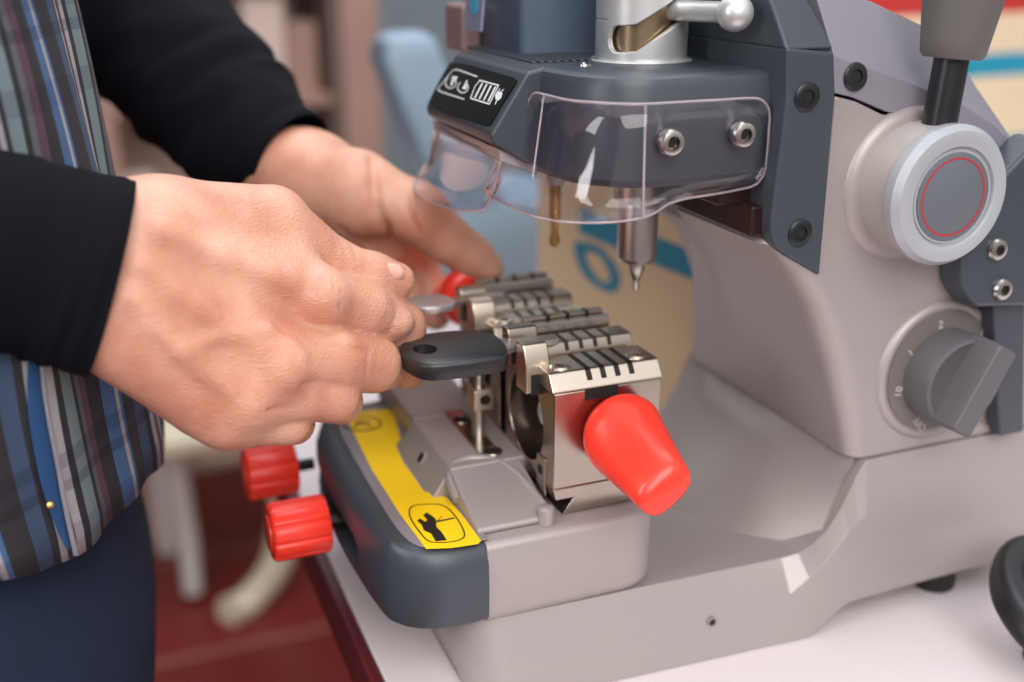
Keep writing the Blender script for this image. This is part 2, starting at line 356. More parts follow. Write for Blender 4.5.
# dark slide plate
m_ = MB(); pl = [(238, -34), (240, -52), (237.5, -96), (238, -102), (241, -107.5), (247, -111.5), (262, -120.3), (261, -51), (258.6, -36)]
m_.prism(pl, 'y', 334.6, 471)
def up(x0, x1, z, i): return [(x0, 334.6+i, z), (x1, 334.6+i, z), (x1, 471-i, z), (x0, 471-i, z)]
m_.loft([up(238, 258.6, -35, 0), up(237, 254, -22, 8), up(235, 247, -4, 22), up(233, 243, 14, 34)])
dp = m_.build('slide_plate', dark, K, bevel=1.3, sharp=25)
for uv in ((807, 97), (800, 233)):
    c = P(*uv, y=334.4); bolt('plate_screw', c, (0, -1, 0), 5.3, black, dp, 1.0)
c = P(855, 75, y=336); bolt('cover_screw', (c[0], 335.8, c[2]-.5), (0, -1, .12), 5.2, black, K, 1.3)
MB().box((233, 341, -103.8), (262, 440, -92)).build('slide_rail_gap', railm, K, bevel=1)  # dark block for rail and slide gap, the gap's shade put into its colour
MB().box((224, 350, -93), (262, 470, -80)).build('slide_gib', railm, K, bevel=1)

# crank hub
HX, HZ = 301, -88
m_ = MB(); m_.lathe([(31, -1), (30.5, .8), (28.5, 2.0), (27, 2.6)], (HX, 336.4, HZ), (0, -1, 0), 64); m_.build('hub_collar', silver, K, sharp=60)
m_ = MB(); m_.lathe([(25.4, -2), (25.4, 16), (24.8, 16.6)], (HX, 336, HZ), (0, -1, 0), 64)
hub = m_.build('crank_hub', silver2, K, sharp=40)
m_ = MB(); m_.lathe([(24.5, 16), (26.2, 16.8), (26.6, 18), (26.6, 21.5), (24.6, 24.2), (19.6, 24.6), (18.9, 24.2), (18.6, 22.8), (18.0, 22.6), (17.6, 23.4), (17.2, 23.4), (.1, 23.3)], (HX, 336, HZ), (0, -1, 0), 72)
m_.build('hub_ring', ringm, hub, sharp=35)
m_ = MB(); m_.lathe([(16.7, 23), (16.7, 23.7), (16.4, 23.9), (.1, 23.9)], (HX, 336, HZ), (0, -1, 0), 64); dsc = m_.build('hub_disc', discm, hub, sharp=35)
m_ = MB(); m_.lathe([(14.9, 23.8), (14.9, 24.0), (14.1, 24.0), (14.1, 23.8)], (HX, 336, HZ), (0, -1, 0), 72, cap=False); m_.build('red_ring', redring, hub, smooth=False)
sb, st_ = np.array((302.5, 326, -66)), np.array((304.6, 326, -38))
dv = (st_-sb)/np.linalg.norm(st_-sb)
m_ = MB(); m_.lathe([(6.3, -3), (6.3, 30)], sb, dv, 32); m_.build('crank_shaft', black, hub, sharp=40)
m_ = MB(); m_.lathe([(3, 0), (10.4, 0), (11.6, 1.5), (12.2, 6), (14.6, 24), (16, 45), (16, 70), (13, 84), (5, 90)], sb+dv*27, dv, 48); m_.build('crank_grip', gripm, hub, sharp=40)
# bracket, screws and strap at the rear
m_ = MB(); m_.prism([(316, -96), (322, -128), (330, -138), (362, -141), (376, -120), (372, -80), (350, -70), (330, -88)], 'y', 322, 336.5)
br = m_.build('rear_bracket', dark, K, bevel=2.5)
for uv in ((996, 249), (1001, 289)): bolt('bracket_screw', P(*uv, y=321.8), (0, -1, 0), 4.6, steel, br, 2.4)
m_ = MB(); m_.prism([(344, -139), (362, -139), (374, -202), (360, -202)], 'y', 327, 334); m_.build('rear_strap', dark, K, bevel=1.2)
m_ = MB(); m_.prism([(345, -104), (366, -82), (392, -62), (402, -76), (402, -112), (352, -118)], 'y', 338, 352); m_.build('rear_lever', dark, K, bevel=3)
# selector dial
DX, DZ = 328, -169
m_ = MB(); m_.lathe([(31.5, -1), (31, .6), (29.2, 1.8), (28, 1.6), (27, .9), (.1, .9)], (DX, 335.8, DZ), (0, -1, 0), 64); m_.build('dial_surround', silver, K, sharp=50)
m_ = MB(); m_.lathe([(26.6, -.5), (26.6, 1.4), (.1, 1.5)], (DX, 335.6, DZ), (0, -1, 0), 64); dl = m_.build('dial_plate', mat('dial_print_grey', (112, 104, 102), .45), K, sharp=40)
m_ = MB(); m_.lathe([(20.2, 0), (20.2, 11), (19.2, 13.6), (17.8, 14.2), (16.6, 13.2), (.1, 12.8)], (DX+1, 334.5, DZ-1), (0, -1, 0), 64); kn = m_.build('selector_knob', knobm, K, sharp=40)
a = math.radians(62); c_, s_ = math.cos(a), math.sin(a)
def rotp(p): return (DX+1+p[0]*c_-p[1]*s_, DZ-1+p[0]*s_+p[1]*c_)
m_ = MB(); m_.loft([[(q[0], yy, q[1]) for q in map(rotp, rrect(-19.4*k, -6.2*k2, 20.4*k, 6.2*k2, 2))] for yy, k, k2 in ((324, 1, 1.15), (314, 1, 1.0), (309.5, .97, .85))])
m_.build('grip_bar', knobm, kn, bevel=.9, sharp=40)
def text(s, name, c, ex, ey, size, m, parent, th=.2):
    cu = bpy.data.curves.new(name, 'FONT'); cu.body = s; cu.size = size*S; cu.extrude = th*S/2; cu.align_x = 'CENTER'; cu.align_y = 'CENTER'
    t = bpy.data.objects.new(name, cu); COL.objects.link(t)
    me = bpy.data.meshes.new_from_object(t.evaluated_get(bpy.context.evaluated_depsgraph_get())); bpy.data.objects.remove(t)
    ex = Vector(ex).normalized(); ey = Vector(ey).normalized(); ez = ex.cross(ey)
    M = Matrix((ex, ey, ez)).transposed().to_4x4(); M.translation = W(c); me.transform(M)
    return link(name, me, m, parent, smooth=False)
printm = mat('dial_white_print', (200, 192, 188), .5)
for s_t, uv, ang in (('2', (941, 325), 0.1), ('1', (911, 353), .75), ('10', (899, 392), 1.45), ('3', (981, 334), -.5), ('OFF', (920, 424), 2.3)):
    c = P(*uv, y=334.0); ex = (math.cos(ang), 0, math.sin(ang)); ey = (-math.sin(ang), 0, math.cos(ang))
    text(s_t, 'dial_number', c, ex, ey, 5.0, printm, dl)

# cutting head
HT, HBm = -43, -83
hp = [(243, 345.5), (192, 345.5), (183, 348), (175, 355), (169, 365), (166, 378), (165, 392), (165, 470), (168, 478), (176, 481), (243, 481)]
def hins(d):
    cx, cy = 205, 413
    return [(x+(d if x < cx else -d if x < 240 else 0), y+(d if y < 360 else -d if y > 470 else 0)) for x, y in hp]
m_ = MB(); m_.loft([[(x, y, HT) for x, y in hins(3.2)], [(x, y, HT-1.2) for x, y in hins(1)], [(x, y, HT-4) for x, y in hins(0)], [(x, y, HBm+3) for x, y in hins(0)], [(x, y, HBm) for x, y in hins(2.5)]])
head = m_.build('cutting_head', dark, K, sharp=28)
m_ = MB()
for k in range(9):
    x0 = 168.5+k*3.4; m_.box((x0, 400, HT-.3), (x0+1.7, 476 if x0 < 176 else 433, HT+.9))
m_.build('vent_ribs', dark, head, bevel=.3)
m_ = MB(); m_.box((168.5, 482, HT-3), (178, 506, HT+18)); m_.build('side_post', mat('pink_grey_post', (150, 120, 116), .4), head, bevel=2)
# tall housing behind
m_ = MB(); m_.loft([[(p[0], p[1], z) for p in rrect(178-s1, 434-s1*.5, 262, 508, (4, 2, 4, 10))] for z, s1 in ((HT-.3, 0), (HT+40, 0), (HT+85, -4))])
hs = m_.build('motor_housing', darkgloss, head, sharp=40)
# far-left tag on the housing
tagp = [P(*uv, x=168) for uv in ((469, -20), (487, -20), (483, 32), (466, 30))]
m_ = MB(); plate(m_, tagp, (-1, 0, 0), 1.2); tg = m_.build('side_badge', mat('badge_lavender', (150, 156, 184), .3), head, bevel=.4)
cc = P(474, 5, x=166.6); m_ = MB(); m_.lathe([(4.2, 0), (4.0, .3)], (166.7, cc[1], cc[2]), (-1, 0, 0), 24); m_.build('blue_mark', mat('sky_blue', (70, 190, 235), .3), tg)
for uv in ((521, 47), (584, 65), (752, 62)):
    c = P(*uv, z=HT+.3); q = MB(); q.lathe([(2.6, 0), (2.4, .8), (1.4, 1), (1.2, .4), (.1, .3)], (c[0], c[1], HT), (0, 0, 1), 20); q.build('head_screw', steel, head)
# control panel wedge
a0, a1 = P(456, 52, x=160), P(527, 74, x=160)
yF, yN = a0[1], a1[1]; bF, bN = P(426, 107, y=yF), P(490, 134, y=yN)
zt_ = (a0[2]+a1[2])/2; xb = (bF[0]+bN[0])/2; zb_ = (bF[2]+bN[2])/2
prof = [(168, zt_+1.5), (160, zt_), (xb, zb_), (xb+.8, zb_-3.5), (160, zb_-12), (168, zb_-12)]
m_ = MB(); m_.prism(prof, 'y', yN, yF); pn = m_.build('control_panel', dark, head, bevel=1.4)
nO = np.array((160, yN, zt_)); nrm = np.cross(np.array((0, 1, 0.)), np.array((xb-160, 0, zb_-zt_))); nrm /= np.linalg.norm(nrm)
if nrm[0] > 0: nrm = -nrm
nO = nO+nrm*.15
def pp(u, v): return PL(u, v, nO, nrm)
def px5(x, y): return pp(420+x/5.683, 20+y/5.683)
scr = [px5(*q) for q in smooth_closed([(185, 245), (300, 262), (470, 312), (548, 338), (535, 380), (470, 480), (410, 585), (380, 598), (280, 568), (150, 522), (62, 482), (58, 462), (120, 340), (165, 262)], 4)]
m_ = MB(); plate(m_, scr, nrm, .5); scro = m_.build('display', blackgloss, pn, smooth=False)
nO = nO+nrm*.5; icons = MB()
def line(pts, wd=.8, closed=False, mb=None): stroke(mb or icons, [px5(*q) for q in pts], nrm, wd, .12, closed)
def fill(pts): plate(icons, [px5(*q) for q in pts], nrm, .12)
line([(325, 322), (215, 283), (190, 285), (170, 305), (105, 385), (103, 398), (125, 410), (250, 450)], .55)
for (cx, cy) in ((175, 358), (244, 384)): line([(cx+30*math.cos(t), cy+30*math.sin(t)) for t in [PI*(-.35)+k*PI*1.7/18 for k in range(19)]], .55)
fill([(183, 318), (214, 322), (206, 342), (194, 345), (182, 374), (172, 372), (182, 342)])
fill([(264, 342), (270, 345), (262, 398), (240, 390), (254, 365)])
line([(338, 343), (447, 372), (395, 478), (288, 445), (300, 412), (316, 372), (328, 362)], .6, True)
for k in range(4):
    x = 352+k*25; y = 364+k*7; line([(x, y), (x-36, y+72)], 1.5)
fill([(440, 405), (468, 412), (462, 440), (448, 458), (430, 452), (428, 430)]); line([(446, 405), (455, 392)], .5); line([(460, 408), (474, 398)], .5); line([(438, 455), (428, 478)], .6)
icons.build('panel_icons', white, scro, smooth=False)

# collar with helical slot and ball lever
CX, CY, CR = 215, 399.5, 18.2
tsl = math.atan2
def colp(th, z, r): return (CX+r*math.cos(th), CY+r*math.sin(th), z)
# slot centre line: follow the photo, left end (607,42) to right end (690,8)
def slotang(u, v):
    d = ray(u, v); c2 = np.array((CX, CY)); dd = d[:2]; A = dd@dd; B = -2*dd@c2; C = c2@c2-CR**2; disc = max(B*B-4*A*C, 0); s = (-B-math.sqrt(disc))/(2*A); p = d*s
    return math.atan2(p[1]-CY, p[0]-CX), p[2]
slo = [slotang(u, v) for u, v in ((613, 39), (618, 39), (626, 39), (636, 38), (648, 31), (662, 22), (675, 13), (683, 8))]
slo = [(a if a < 0 else a-2*PI, z) for a, z in slo]
ths = np.linspace(-1.85*PI, .15*PI, 161)
def slotz(th):
    A = [q[0] for q in slo]; Z = [q[1] for q in slo]
    if th < A[0]-.14 or th > A[-1]+.5: return None
    zc = np.interp(th, A, Z); hw = 5.0
    if th > A[-1]: zc = Z[-1]+(th-A[-1])*6
    if th < A[0]+.1: hw *= math.sqrt(max(0, 1-((A[0]+.1-th)/.24)**2))
    if th > A[-1]+.3: hw *= math.sqrt(max(0, 1-((th-A[-1]-.3)/.2)**2))
    return zc-hw, zc+hw
def cyl_pair():
    lo = []; hi = []
    for th in np.linspace(-PI*1.35, PI*.65, 221)[:-1]:
        q = slotz(th)
        if q is None: q = (-27, -27)
        lo.append((th, q[0])); hi.append((th, q[1]))
    return lo, hi
lo, hi = cyl_pair(); m_ = MB()
for rows in ((lambda k: [(CR-2.2, HT-1), (CR-2.2, lo[k][1]), (CR-.4, lo[k][1]), (CR, lo[k][1]-.4), (CR, HT+.5), (CR-.5, HT-1)]), (lambda k: [(CR-2.2, 40), (CR-2.2, hi[k][1]), (CR-.4, hi[k][1]), (CR, hi[k][1]+.4), (CR, 40)])):
    n_ = len(lo); sec = [[colp(lo[k][0], z, r) for r, z in rows(k)] for k in range(n_)]; sec.append(sec[0])
    m_.loft(sec, cap=False)
m_.build('quill_sleeve', satin, head, sharp=40)
m_ = MB(); m_.lathe([(CR-3.6, 0), (CR-3.6, 84)], (CX, CY, HT), (0, 0, 1), 48); m_.build('inner_tube', bronze, head, sharp=40)
m_ = MB(); m_.lathe([(20, 0), (20.5, .4), (20, .9), (15, 1)], (CX, CY, HT-.2), (0, 0, 1), 48); m_.build('sleeve_seat', satin, head, sharp=30)
m_ = MB(); b0 = np.array(P(670, 10, y=388)); b1 = np.array(P(735, 13, x=228)); dl_ = (b1-b0)/np.linalg.norm(b1-b0)
m_.lathe([(3.9, 0), (3.9, np.linalg.norm(b1-b0)-2)], b0, dl_, 28); lv = m_.build('lock_lever', satin, head, sharp=40)
MB().sphere(tuple(b1), 6.7, 32).build('lever_ball', satin, lv, sharp=60)

# cutter and probe
m_ = MB(); cx, cy = 217, 400
m_.lathe([(10.8, 0), (10.8, 17.5), (10, 18.3)], (cx, cy, HBm+1), (0, 0, -1), 40); sp_ = m_.build('spindle', steel, head, sharp=30)
m_ = MB(); m_.lathe([(8.2, 0), (8.4, 1), (8.4, 24.5), (7.4, 26.2), (3.4, 27.6)], (cx, cy, -100), (0, 0, -1), 40); m_.build('collet_nut', steel, sp_, sharp=30)
m_ = MB(); m_.lathe([(3.5, 0), (3.5, 3.0), (2.6, 5.5), (1.55, 7.2), (1.5, 11), (1.2, 12.2)], (cx, cy, -127.4), (0, 0, -1), 24); m_.build('cutter_bit', steel, sp_, sharp=30)
m_ = MB(); m_.lathe([(4.2, 0), (4.2, 18), (3.4, 20)], (201, 450, HBm+1), (0, 0, -1), 28); pb = m_.build('probe_holder', rimm, head, sharp=30)
m_ = MB(); m_.lathe([(2.6, 0), (2.6, 14), (1.6, 18), (1.5, 22), (2.4, 24.5), (2.2, 27), (1, 28.5)], (201, 450, -102.5), (0, 0, -1), 24); m_.build('probe_tip', brass, pb, sharp=30)

# clear shield
def shield(path):
    # rows: (top xyz, bottom xyz)
    g = MB(); tops = [np.array(a, float) for a, b in path]; bots = [np.array(b, float) for a, b in path]
    secs = []
    for a, b in zip(tops, bots):
        mid = a*.45+b*.55; mid[:2] = a[:2]*.8+b[:2]*.2
        secs.append([tuple(a), tuple(a*.5+mid*.5), tuple(mid), tuple(mid*.5+b*.5+(a-b)*np.array((.0, .0, 0))), tuple(b)])
    g.loft(secs, cap=False, close=False)
    return g, tops, bots
p1 = [((238.6, 342.4, -62), (238.6, 342.4, -75)), ((238.2, 342.4, -58), (238.2, 342.4, -79)), ((236.6, 342.4, -54.6), (236.6, 342.4, -82.3)), ((233.6, 342.4, -52.6), (233.4, 342.4, -84.4)), ((229, 342.4, -52), (228, 342.4, -85.2)),
      ((216, 342.4, -52), (216, 341.6, -86)), ((204, 342.4, -52), (204, 341.2, -86.6)), ((197, 342.4, -52), (197, 341, -88)), ((192, 342.4, -52), (192, 340.8, -90.5)), ((187, 342.6, -52), (187, 341, -92)), ((181, 345, -52), (178, 342.5, -93)),
      ((172.5, 352.5, -52), (168, 349, -94)), ((166, 363, -52), (160.5, 359, -94.8)), ((163, 376, -51.5), (155.5, 373, -95)), ((161.8, 384, -52.5), (152.5, 386, -94)), ((158.5, 386.5, -61), (151, 396, -93)), ((152, 389, -72), (149.5, 403, -91.5))]
g, tp, bt = shield(p1)
sh = g.build('shield', glassm, head, sharp=60); so = sh.modifiers.new('thick', 'SOLIDIFY'); so.thickness = .0013; so.offset = 0
rim = [tuple(x) for x in tp[::-1]]+[tuple(x) for x in bt]
MB().tube([tuple(x) for x in smooth_open(rim, 4)], .5, 8, True).build('shield_rim', rimm, sh, sharp=60)
m_ = MB(); m_.tube([tuple(tp[9]*(1-t)+bt[9]*t) for t in (0, .25, .5, .75, 1)], .5, 8); m_.build('shield_crease', rimm, sh, sharp=60); m_ = MB(); m_.tube([tuple(tp[13]*(1-t)+bt[13]*t) for t in (0, .25, .5, .7)], .4, 8); m_.build('shield_crease', rimm, sh, sharp=60)
p2 = [((152, 389, -74), (150, 401, -97)), ((151, 400, -75), (147.5, 408, -100.5)), ((150, 415, -76), (144, 420, -102.5)), ((149.5, 430, -76.5), (141, 436, -103.5)), ((149.5, 446, -76.5), (139.5, 452, -103.5)), ((149.7, 460, -76.5), (140, 466, -102.5)), ((151, 470, -76.5), (144, 478, -100.5)), ((158, 477, -76.5), (154, 484, -99))]
g, tp, bt = shield(p2)
sh2 = g.build('shield_lobe', glassm, head, sharp=60); so = sh2.modifiers.new('thick', 'SOLIDIFY'); so.thickness = .0013; so.offset = 0
MB().tube([tuple(x) for x in smooth_open([tuple(x) for x in tp[::-1]]+[tuple(x) for x in bt], 4)], .55, 8, True).build('shield_rim', rimm, sh2, sharp=60)
m_ = MB(); m_.prism([(149.5, -72.3), (150.5, -77.5), (166, -84), (166, -79)], 'y', 388, 470); m_.build('shield_flange', rimm, sh2, bevel=.8)
for uv in ((670, 142), (742, 134)):
    c = P(*uv, y=341.5); bolt('shield_screw', c, (0, -1, 0), 5.0, steel, sh, 3)

# ------------------------------------------------------------------ carriage
ZT = -214
m_ = MB()
def tray(z, i): return [(p[0], p[1], z) for p in rrect(127.2, 343+i, 204-i, 500-i, (.5, 16, 10, .5), 8)]
m_.loft([tray(-248.6, 2), tray(-246.6, .4), tray(-244, 0), tray(ZT-3, 0), tray(ZT-1, .8), tray(ZT, 3)])
car = m_.build('carriage', silver, K, sharp=50)
# dark bumper wrapping the front
def bump(z, o, pinch=0):
    pts = [(127.5, 342.6-o), (112, 342.2-o), (102, 345.5-o*.9), (94.5, 352.5-o*.6), (90-o*.5, 363), (87.5-o, 392), (86.6-o, 422), (87.6-o, 455), (91-o, 478), (99-o*.6, 492), (112, 498+o), (127.5, 500+o)]
    op = smooth_open([(x, y, z) for x, y in pts], 5); return [tuple(q) for q in op]
m_ = MB(); m_.loft([bump(-247, -1.5), bump(-245.5, 0), bump(-232, .6), bump(-222, .2), bump(-216.5, -1.8), bump(-214.2, -4.5), bump(-213.2, -7)])
bp_ = m_.build('bumper', dark, car, sharp=40)
inner = [(128.5, 345.8), (114, 345.6), (104.5, 348.5), (100, 356), (98.2, 372), (98, 405), (98.3, 440), (99.6, 466), (105, 481), (115, 487), (128.5, 488)]
ip = [tuple(q) for q in smooth_open([(x, y, -213.25) for x, y in inner], 4)]
m_ = MB(); plate(m_, ip, (0, 0, 1), .7); m_.build('bumper_panel', mat('panel_grey', (136, 128, 132), .35), bp_, bevel=.3)
# slot in the bumper front, seen as a dark opening with pale bottom
m_ = MB(); m_.loft([[(xx, p[0], p[1]) for p in rrect(387, -241.5, 484, -227, 7, 6)] for xx in (99, 78)]); cut = m_.build('cut', hole, None, smooth=False)
bo = bp_.modifiers.new('b', 'BOOLEAN'); bo.object = cut; bo.operation = 'DIFFERENCE'; bo.solver = 'EXACT'
nm_ = bpy.data.meshes.new_from_object(bp_.evaluated_get(bpy.context.evaluated_depsgraph_get())); bp_.modifiers.clear(); bp_.data = nm_; bpy.data.objects.remove(cut)
m_ = MB(); m_.box((97, 388, -242), (98.5, 482, -227)); m_.build('slot_shade', hole, bp_, smooth=False)  # dark sheet closing the slot, stands in for the shade inside it
# yellow label, traced on the panel top
zl = -212.5
lab = [(345, 413.5), (392, 408.5), (397, 425), (401, 439), (396, 446), (403, 462), (416, 480), (424, 492), (440, 496), (447, 498), (465, 519), (481, 541), (478, 544), (452, 548), (426, 549), (400, 514), (372, 470), (352, 430)]
m_ = MB(); plate(m_, [P(u, v, z=zl) for u, v in lab], (0, 0, 1), .25); lb = m_.build('warning_label', yellow, bp_, smooth=False, label='yellow warning sticker with hand pictogram')
zl += .28; m_ = MB()
def zp(x, y): return P(230+x/2.5276, 380+y/2.5276, z=zl)
elo = smooth_closed([(500, 314), (540, 318), (570, 345), (592, 385), (585, 402), (550, 410), (505, 408), (480, 385), (455, 345), (460, 320)], 5)
stroke(m_, [zp(*q) for q in elo], (0, 0, 1), .55, .08, True)
hand_ = [(497, 335), (512, 345), (520, 352), (522, 372), (535, 385), (548, 405), (520, 408), (508, 388), (490, 380), (484, 365), (473, 356), (480, 350), (492, 358), (500, 355), (488, 342)]
plate(m_, [zp(*q) for q in hand_], (0, 0, 1), .08)
stroke(m_, [zp(522, 358), zp(566, 349)], (0, 0, 1), 1.0, .08); stroke(m_, [zp(518, 362), zp(535, 345)], (0, 0, 1), .3, .08)
m_.build('hand_pictogram', ink, lb, smooth=False)
m_ = MB(); el2 = [(333+48*math.cos(t), 110+18*math.sin(t)) for t in [2*PI*k/30 for k in range(30)]]
stroke(m_, [zp(*q) for q in el2], (0, 0, 1), 1.0, .08, True); stroke(m_, [zp(305, 98), zp(362, 122)], (0, 0, 1), .8, .08); stroke(m_, [zp(315, 118), zp(335, 104), zp(352, 108)], (0, 0, 1), 1.4, .08)
m_.build('round_pictogram', brown, lb, smooth=False)
# raised rail block
m_ = MB(); m_.prism([(118, -213.5), (127, -200.5), (160, -200.5), (160, -213.5)], 'y', 384, 437); rb = m_.build('rail_block', silver, car, bevel=1)
q = MB(); c = np.array((122.2, 411, -206.8)); nn = np.array((-13, 0, 9.)); q.lathe([(3.4, -.3), (3.3, .25), (2.6, .3), (2.5, -.1), (.1, -.1)], c, nn, 24); o = q.build('clamp_hole', silver, rb); MB().lathe([(2.5, 0), (2.4, .15)], c, nn, 6).build('hex_socket', hole, o)
m_ = MB(); m_.prism([(127, -213.5), (127, -200.5), (160, -200.5), (160, -213.5)], 'y', 437, 500); m_.build('rail_block_rear', silver, car, bevel=1)
m_ = MB(); m_.loft([[(142, y, -200.7), (151, y, -200.7), (151, y, -199.9), (142, y, -199.9)] for y in (392, 440)]); m_.build('slot_rail', nickel, car, bevel=.3)
for uv in ((461, 419), (492, 450)):
    c = P(*uv, z=-199.6); q = MB(); q.lathe([(4.6, 0), (4.4, .4), (3.8, .4), (3.5, .1), (.1, .1)], (c[0], c[1], -200.1), (0, 0, 1), 28); o = q.build('counterbore', nickel, car)
    MB().lathe([(3.6, 0), (3.5, .15)], (c[0], c[1], -199.95), (0, 0, 1), 20).build('bore_hole', hole, o)
# arched ramp in front of the block
m_ = MB(); m_.prism([(384, -201.2), (350.5, -211.3), (350.5, -213.8), (392, -213.8), (392, -201.2)], 'x', 126, 157.5); m_.build('ramp', silver, car, bevel=1.2)
arch = smooth_open([(125.5, 372, -208), (126, 383, -204), (130, 389.5, -201.5), (138, 391, -200.6), (147, 387, -201.5), (152.5, 378, -203.8), (155.5, 364, -207.8), (156.5, 351, -210.5)], 5)
m_ = MB(); m_.tube([(q[0], q[1], q[2]-.6) for q in arch], 2.0, 10); m_.build('ramp_rim', silver, car, sharp=60)
m_ = MB(); m_.lathe([(3.3, 0), (3.3, 6.5), (2.4, 7.2)], (154.5, 350.5, -213.8), (0, 0, 1), 24); m_.build('rim_stop', silver, car, sharp=40)

# ------------------------------------------------------------------ clamps (near and far share the design)
def knob_wing(parent, c, sgn, name='wing_knob'):
    # round back flange tapering to a flat fin; axis along y (sgn: -1 towards the viewer)
    m_ = MB(); secs = []
    for t, rx, rz, pw, ox, oz in ((0, 11.5, 11.5, 2, 0, 0), (1.2, 14.8, 14.8, 2, 0, 0), (4, 16.2, 16.0, 2, 0, 0), (7, 16.6, 16.0, 2.05, 0, -.2), (10, 16.2, 14.6, 2.2, 0, -1), (15, 15.2, 12.2, 2.4, 0, -2.2), (23, 13.8, 10.2, 2.7, 0, -4), (32, 12.4, 8.8, 2.9, 0, -6), (38.5, 11.4, 7.8, 3, 0, -7.4), (41, 10, 6.6, 3, 0, -8), (42, 7.4, 4.4, 2.6, 0, -8.2)):
        sec = []
        for k in range(48):
            a = 2*PI*k/48; ca, sa = math.cos(a), math.sin(a)
            x = rx*abs(ca)**(2/pw)*(1 if ca > 0 else -1); z = rz*abs(sa)**(2/pw)*(1 if sa > 0 else -1)
            r_ = math.radians(38); sec.append((c[0]+ox+x*math.cos(r_)-z*math.sin(r_), c[1]+sgn*t, c[2]+oz+x*math.sin(r_)+z*math.cos(r_)))
        secs.append(sec)
    m_.loft(secs); return m_.build(name, red, parent, sharp=60)
def clamp(y0, y1, sgn, full):
    x0, x1 = 159, 205.5
    # body with a round window through it: left half built as a ring plate
    cyh, czh, rh = y0+29, -181.5, 18.6
    m_ = MB()
    body = m_
    N = 40; 
    def rectpt(a, ya, yb, za, zb_):
        ca, sa = math.cos(a), math.sin(a); cy, cz = cyh, czh
        ts = []
        if ca > 1e-9: ts.append((yb-cy)/ca)
        if ca < -1e-9: ts.append((ya-cy)/ca)
        if sa > 1e-9: ts.append((zb_-cz)/sa)
        if sa < -1e-9: ts.append((za-cz)/sa)
        t = min(ts); return cy+ca*t, cz+sa*t
    angs = sorted(set([2*PI*k/N for k in range(N)]+[math.atan2(b-czh, a-cyh) % (2*PI) for a in (y0, y1) for b in (-202, -161.5)]))
    outer = [rectpt(a, y0, y1, -202, -161.5) for a in angs]; inn = [(cyh+rh*math.cos(a), czh+min(rh*1.0, rh)*math.sin(a)) for a in angs]
    secs = []
    for (x, L) in ((x0, inn), (x0, outer), (x1, outer), (x1, inn), (x0, inn)): secs.append([(x, a, b) for a, b in L])
    m_.loft(secs, cap=False)
    bd = m_.build('clamp_body', nickel, car, bevel=.5, sharp=50, wn=False)
    # inner screw seen through the window
    q = MB(); q.lathe([(8, 0)]+[(8+(.9 if k % 2 else 0), 1+k*1.1) for k in range(30)]+[(8, 36)], ((x0+x1)/2-6, y0+2, -184), (0, 1, 0), 28); q.build('lead_screw', steel, bd, sharp=30)
    # dovetail foot
    q = MB(); q.prism([(x0, -202), (x1, -202), (x1+1, -212.5), (x0+4, -213.8), (x0+9, -207), (x0+1, -207)] if full else [(x0, -202), (x1, -202), (x1, -213), (x0, -213)], 'y', y0-.2, y1); q.build('dovetail_foot', nickel, bd, bevel=.5)
    # front jaw: chamfered plate with notches and two screws
    top = -154.4
    def frontjaw(ya, sg, depth, nm, nscrew=True):
        q = MB(); prof = [(ya, -161.3), (ya, -160.6), (ya+sg*4.2, top-.4), (ya+sg*5, top), (ya+sg*depth, top), (ya+sg*depth, -161.3)]
        q.prism(prof, 'x', x0-.6, x1+.2); j = q.build(nm, nickel2 if sg > 0 else nickel, bd, bevel=.5, sharp=25)
        g = MB()
        for k in range(4):
            xc = x0+15.8+k*6.1; g.prism([(ya+sg*2.2, top-4), (ya+sg*1.5, -158.2), (ya+sg*3.9, -154.75), (ya+sg*5, top+.15), (ya+sg*(depth-.2), top+.12), (ya+sg*(depth-.2), top-1.2)], 'x', xc-1.1, xc+1.1)
        g.build('jaw_notches', groove, j, smooth=False)
        if nscrew:
            for xs in (x0+6.5, x1-7): 
                o = bolt('jaw_screw', (xs, ya+sg*9.5, top-.2), (0, 0, 1), 4.1, nickel2, j, 1.3)
        return j
    frontjaw(y0, 1, 21, 'front_jaw')
    # rear jaw
    q = MB(); q.prism([(y0+26, -161), (y0+26, -156), (y0+28.5, -151.6), (y0+39, -151.6), (y0+39, -161)], 'x', x0+1, x1+.8); j = q.build('rear_jaw', nickel, bd, bevel=.5)
    g = MB()
    for k in range(4):
        xc = x0+17.5+k*6.4; g.prism([(y0+25.9, -156.3), (y0+28.4, -151.45), (y0+38, -151.45), (y0+38, -153.5), (y0+25.9, -158.5)], 'x', xc-.9, xc+.9)
    g.build('jaw_notches', groove, j, smooth=False)
    # thin top plates
    q = MB(); q.box((x0+3, y0+41, -155), (x1-3, y0+44.5, -147.5)); j2 = q.build('guide_plate', steel, bd, bevel=.4)
    q = MB(); q.box((x0+6, y0+45.5, -155), (x1-4, y0+49.5, -146)); j2 = q.build('guide_plate', nickel, bd, bevel=.4)
    g = MB()
    for k in range(3):
        xc = x0+17+k*9; g.box((xc-.9, y0+45.4, -148.5), (xc+.9, y0+49.6, -145.8))
    g.build('plate_notches', groove, j2, smooth=False)
    q = MB(); q.box((x0+2, y0+20, -162), (x1-1, y0+49, -158.5)); q.build('channel_floor', groove, bd, bevel=.3)
    return bd
near = clamp(354, 405, -1, True)
knob_wing(near, (184.6, 351.5, -178.6), -1)
q = MB(); q.cyl((184.6, 354, -178.6), (184.6, 350.5, -178.6), 7); q.build('knob_stud', groove, near)
q = MB(); q.box((172, 353.6, -165.5), (186, 354.4, -161.3)); q.build('front_recess', hole, near, smooth=False)
